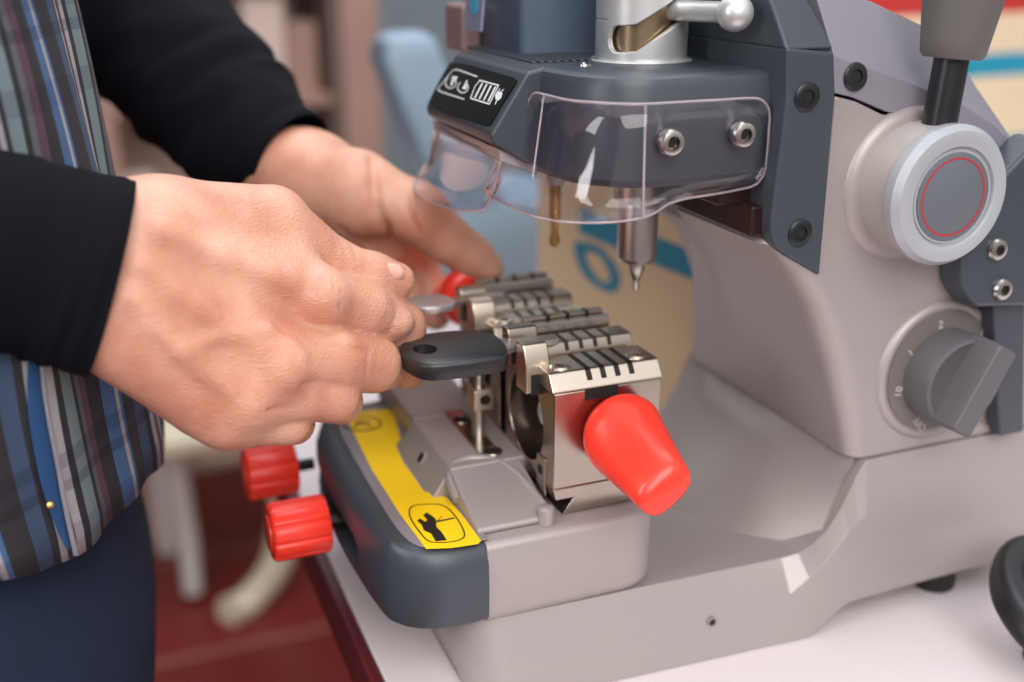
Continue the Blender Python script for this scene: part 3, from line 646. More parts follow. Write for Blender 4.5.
q = MB(); q.box((158.3, 361, -208), (159.3, 369, -192)); o = q.build('stop_block', nickel, near, bevel=.3); MB().lathe([(2.1, 0), (2.1, .25)], (158.3, 365.5, -198), (-1, 0, 0), 20).build('stop_screw', hole, o)
far = clamp(413, 464, 1, False)
# left cheek blocks that hold the keys
def cheek(y, parent, hi=-146):
    q = MB(); q.prism([(y-5, -166), (y-5, -155), (y-1.5, hi-.5), (y+5.5, hi), (y+5.5, -166)], 'x', 153, 163.5); c = q.build('jaw_block', nickel2, parent, bevel=.8, sharp=25)
    q = MB(); q.box((155.2, y-5.2, -166.5), (159.5, y-4.8, -158)); q.build('block_slot', hole, c, smooth=False)
    q = MB(); q.prism([(y+13, -160), (y+13, -150), (y+15, hi+1), (y+21, hi+1), (y+21, -160)], 'x', 153, 166); q.build('jaw_block', nickel, parent, bevel=.8, sharp=25)
cheek(373, near); cheek(431, far, -146)
# post with small set screw block between clamps
q = MB(); q.lathe([(3, 0), (3, 46)], (148, 409, -200.5), (0, 0, 1), 20); ps = q.build('stop_post', steel, car)
q = MB(); q.box((144, 403, -186), (153, 413, -176.5)); o = q.build('post_block', nickel2, ps, bevel=.8); MB().lathe([(2.3, 0), (2.3, .3)], (149, 403, -181.2), (0, -1, 0), 20).build('set_screw', hole, o)
knob_wing(far, (170, 470, -158), 1)
q = MB(); q.cyl((170, 460, -161), (170, 472, -161), 6); q.build('knob_stud', steel, far)
# fluted front knobs on the bumper
def fluted(xr, y, z, L, R):
    m_ = MB(); nseg = 120; secs = []
    for h, k in ((0, .93), (1.2, 1), (L-2.2, 1.0), (L-.8, .97), (L, .9)):
        sec = []
        for i in range(nseg):
            a = 2*PI*i/nseg; f = abs(math.sin(a*5)); r = R*k*(1-.10*(max(0, 1-f*2.2))**1.0)
            sec.append((xr-h, y+r*math.cos(a), z+r*math.sin(a)))
        secs.append(sec)
    m_.loft(secs); kk = m_.build('star_knob', red, car, bevel=.5, sharp=50, wn=False)
    q = MB(); q.lathe([(R*.62, 0), (R*.6, .8), (.1, .9)], (xr-L, y, z), (-1, 0, 0), 32); q.build('knob_cap', red, kk, sharp=40)
    q = MB(); q.lathe([(4.2, -1), (4.2, 1.2), (2.8, 1.4), (2.8, 9)], (xr, y, z), (1, 0, 0), 24); q.build('knob_stud', groove, kk)
    return kk
fluted(81.5, 418, -233.5, 24.5, 12.6)
fluted(80.5, 482, -236, 24.0, 12.8)

# ------------------------------------------------------------------ keys
m_ = MB(); kz = -146.5
outl = smooth_closed([tuple(P(u, v, z=kz)[:2]) for u, v in [(399.5, 345), (403, 354.5), (425, 364), (460, 362), (500, 356), (506.5, 352), (507, 345), (500, 337), (487, 330.5), (458, 329.5), (425, 333), (407, 338)]], 6)
cen = P(425, 349, z=kz)[:2]; mid = np.mean(np.array([q[:2] for q in outl]), 0); 
hl = []
for p in outl:
    d = np.array(p[:2])-cen; a = math.atan2(d[1], d[0]); hl.append((cen[0]+4.6*math.cos(a), cen[1]+5.6*math.sin(a)))
def kring(L, z, f=0): return [((p[0]-mid[0])*(1-f)+mid[0], (p[1]-mid[1])*(1-f)+mid[1], z) for p in L]
m_.loft([kring(hl, kz-6.8), kring(outl, kz-6.8, .03), kring(outl, kz-5.8, .005), kring(outl, kz-1.6, 0), kring(outl, kz-.5, .02), kring(outl, kz, .06), kring(hl, kz), kring(hl, kz-6.8)], cap=False)
KEY = root('car_key', (128, 374, kz-7), 'black plastic headed car key clamped in the nearer jaw', 'key')
m_.build('key_head', keym, KEY, sharp=50)
m_ = MB(); m_.box((148, 379.4, kz-4.9), (172, 386.4, kz-2.5)); m_.build('key_blade', steel, KEY, bevel=.3)
m_ = MB(); m_.prism([(140, 376), (150, 377.5), (154, 379), (154, 388), (140, 390)], 'z', kz-5.2, kz-2.2); m_.build('key_shoulder', mat('key_collar_silver', (190, 186, 190), .3, .9), KEY, bevel=.4)
KB = root('key_blank', (145, 428, -149), 'silver metal key blank clamped in the farther jaw under the fingers', 'key')
m_ = MB(); m_.box((146, 437, -149.5), (172, 443, -147.2)); m_.build('key_blade', steel, KB, bevel=.3)
ol = smooth_closed([(147, 434), (147, 446), (140, 451), (131, 449), (128, 441), (131, 433), (139, 431)], 5)
m_ = MB(); m_.loft([[(p[0], p[1], -150) for p in ol], [(p[0], p[1], -147) for p in ol]]); m_.build('key_bow', mat('key_blank_silver', (214, 206, 204), .35, .8), KB, bevel=.6)

# ------------------------------------------------------------------ SDF surfaces for the body
def seg_d(X, a, b, ra, rb):
    a = np.asarray(a, float); b = np.asarray(b, float); ab = b-a; L2 = ab@ab+1e-9
    t = np.clip(((X-a)@ab)/L2, 0, 1); q = X-a-t[..., None]*ab
    return np.sqrt((q*q).sum(-1))-(ra+(rb-ra)*t)
def smin(a, b, k): h = np.clip(.5+.5*(b-a)/k, 0, 1); return b*(1-h)+a*h-k*h*(1-h)
def smax(a, b, k): return -smin(-a, -b, k)
def chain(X, pts, rs, k):
    D = None
    for i in range(len(pts)-1):
        d = seg_d(X, pts[i], pts[i+1], rs[i], rs[i+1]); D = d if D is None else smin(D, d, k)
    return D
def surface_nets(fn, lo, hi, h):
    lo = np.array(lo, float); hi = np.array(hi, float); n = np.ceil((hi-lo)/h).astype(int)+1
    ax = [lo[i]+h*np.arange(n[i]) for i in range(3)]
    D = np.empty(tuple(n), np.float32)
    for i in range(0, n[0], 16):
        X = np.stack(np.meshgrid(ax[0][i:i+16], ax[1], ax[2], indexing='ij'), -1); D[i:i+16] = fn(X)
    ins = D < 0; cs = tuple(n-1); acc = np.zeros(cs+(3,)); cnt = np.zeros(cs)
    offs = [(i, j, k) for i in (0, 1) for j in (0, 1) for k in (0, 1)]
    def sub(A, o): return A[o[0]:o[0]+cs[0], o[1]:o[1]+cs[1], o[2]:o[2]+cs[2]]
    for a in offs:
        for d in range(3):
            if a[d] == 1: continue
            b = list(a); b[d] = 1; b = tuple(b); m = sub(ins, a) != sub(ins, b); da, db = sub(D, a), sub(D, b)
            t = np.where(m, da/np.where(m, da-db, 1), 0)
            for q in range(3): acc[..., q] += np.where(m, a[q]+(t if q == d else 0), 0)
            cnt += m
    act = cnt > 0; idx = -np.ones(cs, int); idx[act] = np.arange(act.sum())
    ijk = np.argwhere(act); V = lo+(ijk+acc[act]/cnt[act][:, None])*h; Fs = []
    for d in range(3):
        e = [1, 1, 1]; e[d] = 0; sl0 = tuple(slice(1 if q != d else 0, n[q]-1) for q in range(3))
        A = ins[sl0]; sl1 = tuple(slice(1, n[q]-1) if q != d else slice(1, n[q]) for q in range(3)); B = ins[sl1]
        m = A != B; pos = np.argwhere(m)+np.array([1 if q != d else 0 for q in range(3)])
        u, v = [(1, 2), (2, 0), (0, 1)][d]; eu = np.zeros(3, int); ev = np.zeros(3, int); eu[u] = 1; ev[v] = 1
        g = lambda p: idx[p[:, 0], p[:, 1], p[:, 2]]
        q4 = np.stack([g(pos), g(pos-eu), g(pos-eu-ev), g(pos-ev)], 1); flip = A[m]
        q4[~flip] = q4[~flip][:, ::-1]; Fs.append(q4)
    return V, np.concatenate(Fs)
def T3(u, v, t): return P(u, v, t=t)
camdir = lambda p: -np.asarray(p)/np.linalg.norm(p)
def surf(fn, u, v, t0):
    d = ray(u, v); d = d/np.linalg.norm(d); s = t0
    for _ in range(60):
        q = d*s; k = float(fn(q[None, :])[0]); s += k*.8
        if abs(k) < .05: break
    return d*s

# right hand (near, back of the hand to the viewer)
RW = T3(112, 280, 368); RE = RW+(T3(-2, 256, 350)-RW)*4.2
def handR_core(X):
    P_ = T3
    w1, w2 = P_(146, 232, 374), P_(114, 318, 366)
    D = seg_d(X, P_(20, 225, 352), w1, 12, 16)
    D = smin(D, seg_d(X, P_(0, 290, 346), w2, 12, 16.5), 12)
    D = smin(D, seg_d(X, w1, P_(318, 298, 402), 16, 11.5), 12)                # index metacarpal
    D = smin(D, seg_d(X, P_(135, 272, 369), P_(283, 366, 388), 16, 12), 12)   # middle
    D = smin(D, seg_d(X, P_(122, 300, 366), P_(247, 400, 383), 16, 11.5), 12) # ring
    D = smin(D, seg_d(X, w2, P_(226, 418, 384), 15, 10.5), 12)                # little
    D = smin(D, seg_d(X, P_(152, 352, 372), P_(202, 397, 388), 12, 12), 10)
    D = smin(D, seg_d(X, P_(180, 222, 388), P_(272, 222, 408), 15, 13.5), 12) # thumb metacarpal
    D = smin(D, seg_d(X, P_(200, 260, 392), P_(285, 265, 408), 14, 12), 10)
    D = smin(D, seg_d(X, P_(200, 330, 392), P_(270, 390, 405), 14, 13), 10)
    return D
def handR_f(X):
    P_ = T3
    ch = [([(318, 298, 402), (362, 308, 419), (399, 327, 440)], [11.4, 10.6, 10.2], [(410, 352, 456), (408, 372, 462)], [8.4, 7.4]),
          ([(283, 362, 388), (335, 360, 402), (372, 364, 420)], [11.6, 11.2, 10.6], [(382, 368, 440), (370, 368, 452)], [8.6, 7.6]),
          ([(247, 399, 383), (298, 394, 395), (332, 396, 404)], [11, 10, 9.4], [(340, 402, 424), (325, 398, 438)], [8.2, 7.4]),
          ([(226, 418, 384), (262, 420, 392), (286, 421, 397)], [9.6, 8.6, 8.2], [(294, 424, 414), (284, 420, 424)], [7.2, 6.6])]
    R = None
    for p, r, p2, r2 in ch:
        pts = [P_(*q) for q in p+p2]; rr = r+r2
        d = chain(X, pts, rr, 3.0)
        R = d if R is None else smin(R, d, .8)
    th = chain(X, [P_(272, 222, 408), P_(336, 266, 425), P_(372, 277, 432), P_(396, 281, 437)], [13, 9.6, 9.2, 7.6], 4)
    return R, th
def handR0(X):
    D = handR_core(X); R, th = handR_f(X)
    D = smin(D, R, 4.2); return smin(D, th, 2.6)
RB = []      # surface bumps and creases: (kind, a, b, ra, rb, k)
def prep(fn, marks):
    out = []
    for kind, pts, r, k, t0, off in marks:
        q = [surf(fn, u, v, t0) for u, v in pts]; q = [p+camdir(p)*off for p in q]
        for a, b in zip(q[:-1], q[1:]): out.append((kind, a, b, r, r, k))
        if len(q) == 1: out.append((kind, q[0], q[0]+np.array((.1, 0, 0)), r, r, k))
    return out
RM = prep(handR0, [('+', [(188, 349), (202, 342), (216, 337), (240, 335), (268, 330)], 1.5, 2.6, 300, -.7), ('+', [(150, 330), (180, 350), (200, 372), (232, 392)], 1.3, 2.4, 300, -.7), ('+', [(268, 330), (290, 345), (300, 356)], 1.2, 2.4, 300, -.7),
                   ('+', [(160, 232), (220, 256), (290, 282)], 2.0, 6, 300, -1.3), ('+', [(140, 270), (200, 308), (262, 350)], 2.0, 6, 300, -1.4), ('+', [(135, 300), (185, 350), (232, 388)], 2.0, 6, 300, -1.4),
                   ('+', [(322, 297)], 6.6, 7, 300, -5), ('+', [(283, 368)], 7.0, 7, 300, -4.6), ('+', [(248, 405)], 6.2, 6, 300, -4.2), ('+', [(400, 322)], 5.0, 4, 300, -3.4),
                   ('-', [(342, 242), (347, 252), (348, 262)], .7, 1.2, 300, .3), ('-', [(352, 246), (356, 255), (357, 264)], .6, 1.2, 300, .35), ('-', [(336, 244), (340, 252)], .5, 1.2, 300, .35),
                   ('-', [(322, 282), (330, 292), (334, 304)], .6, 1.3, 300, .35), ('-', [(314, 290), (322, 300), (326, 312)], .6, 1.3, 300, .35), ('-', [(330, 280), (338, 290), (342, 300)], .5, 1.3, 300, .35),
                   ('-', [(395, 318), (391, 330)], .6, 1.2, 300, .35), ('-', [(388, 314), (383, 326)], .5, 1.2, 300, .35),
                   ('-', [(338, 342), (352, 348), (370, 354)], .8, 1.6, 300, .2), ('-', [(300, 384), (316, 382), (334, 384)], .6, 1.6, 300, .3), ('-', [(262, 410), (276, 409), (292, 409)], .6, 1.5, 300, .3), ('-', [(378, 352), (376, 364), (374, 376)], .45, 1.2, 300, .35), ('-', [(370, 350), (368, 362), (366, 376)], .4, 1.2, 300, .35)])
def handR(X):
    D = handR0(X)
    for kind, a, b, ra, rb, k in RM:
        d = seg_d(X, a, b, ra, rb); D = smin(D, d, k) if kind == '+' else smax(D, -d, k)
    return D
# left hand (far, palm side to the viewer, thumb pressing on the far red knob)
def handL0(X):
    P_ = T3
    D = seg_d(X, P_(232, 142, 540), P_(298, 174, 524), 13, 18)
    D = smin(D, seg_d(X, P_(298, 176, 522), P_(352, 194, 512), 20, 20), 14)       # thenar
    D = smin(D, seg_d(X, P_(290, 195, 536), P_(372, 240, 540), 22, 17), 14)
    D = smin(D, seg_d(X, P_(320, 180, 532), P_(392, 222, 538), 20, 15), 12)
    th = chain(X, [P_(360, 190, 511), P_(418, 214, 510), P_(446, 238, 516), P_(470, 255, 522), P_(488, 268, 526)], [17, 13.6, 10.6, 9.4, 7.6], 6)
    f = chain(X, [P_(385, 232, 542), P_(420, 262, 560), P_(432, 290, 560), P_(436, 304, 556)], [12, 9, 8.6, 7.6], 3)
    f = smin(f, chain(X, [P_(370, 246, 546), P_(398, 280, 560), P_(418, 306, 560), P_(436, 316, 556)], [11.5, 9, 8.4, 7.4], 3), 1.5)
    f = smin(f, chain(X, [P_(350, 254, 548), P_(372, 294, 560), P_(392, 318, 558), P_(408, 326, 552)], [11, 8.8, 8.2, 7.2], 3), 1.5)
    f = smin(f, chain(X, [P_(330, 258, 548), P_(346, 292, 556), P_(362, 312, 554), P_(376, 318, 548)], [10, 7.8, 7.2, 6.4], 3), 1.5)
    D = smin(D, f, 6); return smin(D, th, 7)
LM = prep(handL0, [('-', [(372, 158), (374, 185), (376, 208), (384, 226), (400, 242)], 1.3, 3.5, 450, .2), ('-', [(340, 228), (365, 244), (392, 252)], 1.0, 2.5, 450, .2), ('-', [(404, 190), (410, 215), (420, 235)], .7, 2, 450, .3), ('-', [(352, 246), (372, 254), (400, 256)], .8, 2, 450, .3)])
def handL(X):
    D = handL0(X)
    for kind, a, b, ra, rb, k in LM:
        d = seg_d(X, a, b, ra, rb); D = smin(D, d, k) if kind == '+' else smax(D, -d, k)
    return D
LW = T3(285, 160, 527); LE = LW+(T3(130, 20, 575)-LW)*1.7
RS = np.array((-120, 320, 330.)); LS = np.array((-120, 650, 330.))
def torso(X):
    def ell(c, r):
        q = (X-np.array(c, float))/np.array(r, float); n = np.sqrt((q*q).sum(-1)); return (n-1)*min(r)
    D = ell((-98, 495, -120), (94, 140, 230)); D = smin(D, ell((-112, 490, 130), (84, 155, 240)), 60)
    D = smin(D, seg_d(X, RS+(0, 10, 0), LS-(0, 10, 0), 62, 62), 50)
    D = smin(D, seg_d(X, (-110, 485, 330), (-95, 485, 460), 62, 56), 40)
    D = smin(D, seg_d(X, RS, RE, 46, 38), 20); D = smin(D, seg_d(X, LS, LE, 46, 38), 20)
    D = smin(D, seg_d(X, RE, RW+(RE-RW)*.2, 30, 15), 10); D = smin(D, seg_d(X, LE, LW+(LE-LW)*.25, 30, 14), 10)
    return D
HUMAN = root('person', (-96, 490, FLOOR), 'person in striped shirt, black sleeves and navy jeans working the clamp knobs', 'person')
V1, F1 = surface_nets(handR, (-75, 300, -215), (180, 500, -25), 1.35)
V2, F2 = surface_nets(handL, (20, 440, -240), (215, 625, -10), 1.7)
V3, F3 = surface_nets(torso, (-520, 150, -420), (190, 860, 520), 9)
VV = np.concatenate([V1, V2, V3]); FF = np.concatenate([F1, F2+len(V1), F3+len(V1)+len(V2)])
me = bpy.data.meshes.new('body'); me.from_pydata([tuple(W(p)) for p in VV], [], [tuple(map(int, q)) for q in FF]); me.validate()
body = link('body', me, skinm, HUMAN, sharp=180)
# right thumb nail
nc = surf(handR, 391, 272, 380); ncn = camdir(nc); q = MB()
tdir = T3(404, 280, 437)-T3(372, 277, 432); tdir /= np.linalg.norm(tdir); upn = np.cross(tdir, ncn); upn /= np.linalg.norm(upn)
nn = np.cross(upn, tdir); nn = nn if nn@ncn > 0 else -nn
secs = []
for i in range(9):
    a = -1.15+2.3*i/8; row = []
    for j in range(7):
        b = -1+2*j/6; ww = 5.0*math.sqrt(max(.05, 1-.75*b*b*(b > 0)))
        row.append(tuple(nc-nn*1.0+tdir*b*5.5+upn*ww*math.sin(a)*.9-nn*ww*(1-math.cos(a))*.9+nn*1.1))
    secs.append(row)
q.loft(secs, cap=False, close=False); o = q.build('thumb_nail', nailm, body, sharp=80); so = o.modifiers.new('t', 'SOLIDIFY'); so.thickness = .0006; so.offset = -1

# sleeves
def sleeve(name, pts, ups, rs, seg=56, wr=1.6, seed=0, parent=None):
    pts = [np.array(p, float) for p in pts]; secs = []
    P2 = smooth_open(pts, 14); U2 = smooth_open([np.array(u, float) for u in ups], 14); R2 = smooth_open([np.array((a, b, 0.)) for a, b in rs], 14)
    for i, p in enumerate(P2):
        t = P2[min(i+1, len(P2)-1)]-P2[max(i-1, 0)]; t /= np.linalg.norm(t); u = U2[i]-t*(U2[i]@t); u /= np.linalg.norm(u); v = np.cross(t, u); sec = []
        for k in range(seg):
            a = 2*PI*k/seg; q = u*math.cos(a)*R2[i][0]+v*math.sin(a)*R2[i][1]; w_ = p+q
            n1 = noise.noise(Vector((w_[0]*.05+seed, w_[1]*.05, w_[2]*.05+i*.05)))+.55*noise.noise(Vector((w_[0]*.02+seed, i*.28, w_[2]*.03)))*1.4
            damp = min(1, i/8)
            sec.append(tuple(w_+q/np.linalg.norm(q)*n1*wr*(0.35+.65*damp)))
        secs.append(sec)
    inner = []
    for i in (0, 0, 2, 5):
        k = .955 if i else .965; c = P2[i]; inner.append([tuple(c+(np.array(s)-c)*k) for s in secs[i]])
    m_ = MB(); m_.loft(inner[::-1][:-1]+secs, cap=False)
    return m_.build(name, sleevem, parent, sharp=70)
wt, wb = T3(143, 178, 372), T3(78, 376, 360)
upR = (wt-wb)/np.linalg.norm(wt-wb)
c0 = T3(110, 277, 367)
sleeve('sleeve', [c0, T3(60, 265, 360), T3(0, 252, 350), RW+(RE-RW)*.65, RE, RE*.5+RS*.5, RS], [upR, upR, upR, upR, upR, (0, -1, .2), (0, -1, .2)], [(34.5, 27), (33.5, 29), (32, 31), (38, 37), (48, 44), (54, 52), (62, 62)], seed=1, parent=HUMAN)
wt2, wb2 = T3(330, 128, 522), T3(252, 182, 522); upL = (wt2-wb2)/np.linalg.norm(wt2-wb2); c0 = T3(293, 162, 527)
sleeve('sleeve', [c0, T3(250, 134, 536), T3(214, 100, 547), T3(164, 48, 563), LE, LE*.5+LS*.5, LS], [upL, upL, upL, upL, upL, (0, -1, .2), (0, -1, .2)], [(25, 26), (33, 31), (38, 35), (40, 38), (46, 44), (54, 52), (62, 62)], seed=7, wr=2.6, parent=HUMAN)

# shirt (open slit near the front), jeans, belt area
def shirt():
    seg = 200; zs = np.linspace(330, -262, 60); vs = []; fs = []; uvs = []
    def rad(z):
        k = (z+120)/230
        rx = np.interp(z, (-262, -200, -120, -20, 120, 330), (107, 115, 109, 98, 84, 76)); ry = np.interp(z, (-262, -120, 120, 330), (150, 152, 165, 175)); return rx, ry
    def hem(a):                                      # a: angle, 0 = +x (front), negative = near side
        return np.interp(a, (-PI, -1.6, -1.05, -.80, -.62, -.3, .2, .9, PI), (-258, -256, -250, -242, -236, -196, -176, -200, -250))
    HA = np.linspace(-PI, PI, 241); HZ_ = []
    for a in HA:
        best = -250.
        x, y = -92+110*math.cos(a), 495+150*math.sin(a)
        if -1.6 < a < .4:
            lo_, hi_ = -330., -120.
            for _ in range(30):
                mz = (lo_+hi_)/2; w_ = np.array((x, y, mz)); dd = w_@Fv; u = 512+FPX*(w_@Rv)/dd; v = 341-FPX*(w_@Uv)/dd
                if v > np.interp(u, (-120, 0, 40, 75, 110, 155), (590, 577, 570, 553, 515, 452)): lo_ = mz
                else: hi_ = mz
            best = mz
        HZ_.append(best)
    HZ_ = np.array(HZ_); HZ_ = np.convolve(np.pad(HZ_, 3, mode='edge'), np.ones(7)/7, 'valid')
    hem = lambda a: float(np.interp(a, HA, HZ_))
    m = bpy.data.meshes.new('shirt'); rows = []
    for i, z in enumerate(zs):
        for k in range(seg+1):
            a = -PI+2*PI*k/seg; rx, ry = rad(z); zz = max(z, hem(a)) if i > 8 else z
            f = (330-z)/592; zz = 330+(hem(a)-330)*f
            rx, ry = rad(zz)
            wv = noise.noise(Vector((math.cos(a)*3.2, math.sin(a)*3.2, zz*.008)))*5+math.sin(a*26+zz*.012)*1.3*f
            vs.append((-92+(rx+wv)*math.cos(a), 495+(ry+wv)*math.sin(a), zz)); uvs.append((a*.15+.004*math.sin(zz*.03), zz*.001))
    W_ = seg+1
    for i in range(len(zs)-1):
        for k in range(seg):
            a = -PI+2*PI*(k+.5)/seg; z = 330-592*(i/59)
            q = i*W_+k; fs.append((q, q+1, q+1+W_, q+W_))
    m.from_pydata([tuple(W(p)) for p in vs], [], fs)
    uv = m.uv_layers.new(name='UVMap')
    for p in m.polygons:
        for li in p.loop_indices: uv.data[li].uv = uvs[m.loops[li].vertex_index]
    o = link('shirt', m, plaidm, HUMAN, sharp=80); so = o.modifiers.new('t', 'SOLIDIFY'); so.thickness = .0015; return o
sho = shirt()
def on_shirt(u, v, off):
    d = ray(u, v); d = d/np.linalg.norm(d)
    for s in np.arange(300, 620, .5):
        p = d*s; rx = np.interp(p[2], (-262, -200, -120, -20, 120, 330), (107, 115, 109, 98, 84, 76)); ry = np.interp(p[2], (-262, -120, 120, 330), (150, 152, 165, 175))
        a = math.atan2((p[1]-495)/ry, (p[0]+92)/rx); wv = noise.noise(Vector((math.cos(a)*3.2, math.sin(a)*3.2, p[2]*.008)))*5
        if math.hypot((p[0]+92)/(rx+wv+off), (p[1]-495)/(ry+wv+off)) < 1: return p
    return d*440
q = MB(); L1 = smooth_open([np.array((u, v, 0.)) for u, v in ((40, 340), (46, 400), (57, 460), (66, 510), (76, 556))], 5)
q.loft([[tuple(on_shirt(p[0]-3.2, p[1], 2)), tuple(on_shirt(p[0], p[1], 4.5)), tuple(on_shirt(p[0]+3.2, p[1], 2)), tuple(on_shirt(p[0], p[1], .5))] for p in L1]); q.build('placket_edge', mat('white_piping', (206, 208, 216), .8), sho, sharp=70)
q = MB(); q.loft([[tuple(on_shirt(p[0]-5-17*math.sin(PI*min(1, k/(len(L1)-1)*.98+.02))**.7, p[1]-4, 2)), tuple(on_shirt(p[0]-4, p[1], 2.6)), tuple(on_shirt(p[0]-4, p[1], .5)), tuple(on_shirt(p[0]-5-17*math.sin(PI*min(1, k/(len(L1)-1)*.98+.02))**.7, p[1]-4, .3))] for k, p in enumerate(L1)]); q.build('denim_gap', denimb, sho, sharp=70)
for (u, v) in ((50, 505),):
    c = on_shirt(u, v, 3); q = MB(); q.lathe([(1.3, -1), (1.3, .4), (1, .6)], c, c*-1, 20); q.build('brass_button', brass, sho)
def jeans(X):
    def ell(c, r):
        q = (X-np.array(c, float))/np.array(r, float); n = np.sqrt((q*q).sum(-1)); return (n-1)*min(r)
    D = ell((-98, 495, -270), (110, 148, 150))
    for s in (-1, 1):
        D = smin(D, seg_d(X, (-92, 495+s*72, -300), (-88, 495+s*80, -620), 86, 60), 30); D = smin(D, seg_d(X, (-88, 495+s*80, -620), (-100, 495+s*85, FLOOR+95), 60, 54), 20)
    return smax(D, X[..., 2]+205, 4)
Vj, Fj = surface_nets(jeans, (-280, 280, FLOOR+20), (70, 720, -150), 7)
me = bpy.data.meshes.new('jeans'); me.from_pydata([tuple(W(p)) for p in Vj], [], [tuple(map(int, q)) for q in Fj]); link('jeans', me, jeansm, HUMAN, sharp=180)
for s in (-1, 1):
    q = MB(); y = 495+s*86
    q.loft([[(p[0], p[1], z) for p in rrect(-150+i, y-42+i*.6, 115-i*1.3, y+42-i*.6, (34, 38, 38, 34), 6)] for z, i in ((FLOOR+.5, 2), (FLOOR+22, 0), (FLOOR+24, 3), (FLOOR+45, 8), (FLOOR+70, 26))]); q.build('shoe', black, HUMAN, sharp=60)

# ------------------------------------------------------------------ things around
# black oval ring at bottom right
CT = P(1066, 662, z=TABLE)
CR_ = root('loop_handle', (CT[0], CT[1], TABLE), 'black plastic loop handle lying on the white table right of the machine', 'handle')
q = MB(); secs = []
for k in range(57):
    a = 2*PI*k/56; cx_, cz_ = 21*math.cos(a), 29*math.sin(a); tl = .35
    sec = []
    for m2 in range(20):
        b = 2*PI*m2/20; rr = 8; o1 = rr*abs(math.cos(b))**.8*(1 if math.cos(b) > 0 else -1); o2 = 12*abs(math.sin(b))**.8*(1 if math.sin(b) > 0 else -1)
        lx = (28+o1)*math.cos(a); ly = (32+o1)*math.sin(a); lz = o2
        # the loop leans back
        sec.append((CT[0]+lx*.9+lz*.25, CT[1]+ly*.9+lz*.1, TABLE+22+ly*.30+lz*.55+3))
    secs.append(sec)
q.loft(secs, cap=False); q.build('loop', black, CR_, sharp=60)
q = MB(); q.loft([[(CT[0]+p[0]*k2, CT[1]+p[1]*k2, z) for p in circ(0, 0, 17, 32)] for z, k2 in ((TABLE, 1), (TABLE+8, .95), (TABLE+10, .8))]); q.build('hub', black, CR_, sharp=50)
def obox(name, c, size, rz, m, parent=None, bevel=2, z0=None, label=None):
    cx, cy, z = c; sx, sy, sz = size; ca, sa = math.cos(rz), math.sin(rz); q = MB()
    f = lambda a, b: (cx+a*ca-b*sa, cy+a*sa+b*ca)
    q.prism([f(-sx/2, -sy/2), f(sx/2, -sy/2), f(sx/2, sy/2), f(-sx/2, sy/2)], 'z', z, z+sz)
    return q.build(name, m, parent, bevel=bevel, label=label)
# tan carton with teal stripe behind the clamps, standing on the table
def carton(name, A, B, z0, z1, depth, label, cat, m, zs, marks=()):
    A = np.array(A[:2], float); B = np.array(B[:2], float); d = (B-A)/np.linalg.norm(B-A); nrm_ = np.array((d[1], -d[0]))
    if nrm_@(-A) < 0: nrm_ = -nrm_
    r = root(name, (*((A+B)/2-nrm_*depth/2), z0), label, cat)
    q = MB(); q.prism([tuple(A), tuple(B), tuple(B-nrm_*depth), tuple(A-nrm_*depth)], 'z', z0, z1); q.build('box_body', m, r, bevel=2)
    for (za, zb_, s0, s1) in zs:
        q = MB(); a = A+(B-A)*s0+nrm_*.1; b = A+(B-A)*s1+nrm_*.1; q.prism([tuple(a), tuple(b), tuple(b+nrm_*.5), tuple(a+nrm_*.5)], 'z', za, zb_); q.build('printed_stripe', teal, r, smooth=False)
    return r, A, B, d, nrm_
q1, q2 = P(585, 222, z=-168), P(700, 268, z=-168)
A = q1+(q1-q2)*.52; B = q2+(q2-q1)*.15
r_, A, B, d, nr = carton('carton', A, B, TABLE, -90, 150, 'tan carton with teal stripe standing on the table behind the clamps', 'box', tanm, [(-176, -160, .28, 1)])
# teal oval printed on the carton
def onplane(u, v): return PL(u, v, (A[0], A[1], 0), (nr[0], nr[1], 0))
q = MB(); ov = [onplane(*p) for p in smooth_closed([(574, 245), (584, 242), (604, 250), (620, 275), (616, 292), (600, 288), (582, 272)], 5)]; ov2 = [onplane(*p) for p in smooth_closed([(586, 254), (592, 252), (602, 258), (610, 276), (608, 282), (600, 280), (591, 268)], 5)]
q.loft([[tuple(p+np.array((nr[0], nr[1], 0))*.3) for p in L] for L in (ov, ov2)], cap=False); q.build('printed_oval', teal, r_, smooth=False)
# cream cabinet at right behind the machine
q1, q2 = P(800, 92, z=-110), P(1040, 60, z=-110)
r2, A2, B2, d2, nr2 = carton('parts_cabinet', P(690, 90, z=-130)*1.0, P(1120, 62, z=-130), TABLE, -70, 200, 'cream cabinet with teal band behind the machine crank', 'cabinet', cream, [(-136, -112, 0, 1), (-215, -206, 0, 1)])
cA = (A2+B2)/2-nr2*100
RC = root('red_cover', (cA[0], cA[1], -70), 'glossy red cover lying on top of the cream cabinet', 'cover'); q = MB()
L_ = np.linalg.norm(B2-A2)
secs = []
for z, k in ((-69.8, 1.0), (-58, 1.02), (-20, 1.0), (12, .9), (20, .7)):
    secs.append([(cA[0]+d2[0]*a*k-nr2[0]*b*k, cA[1]+d2[1]*a*k-nr2[1]*b*k, z) for a, b in rrect(-L_*.48, -92, L_*.48, 92, 40)])
q.loft(secs); q.build('cover_shell', redcloth, RC, sharp=50)
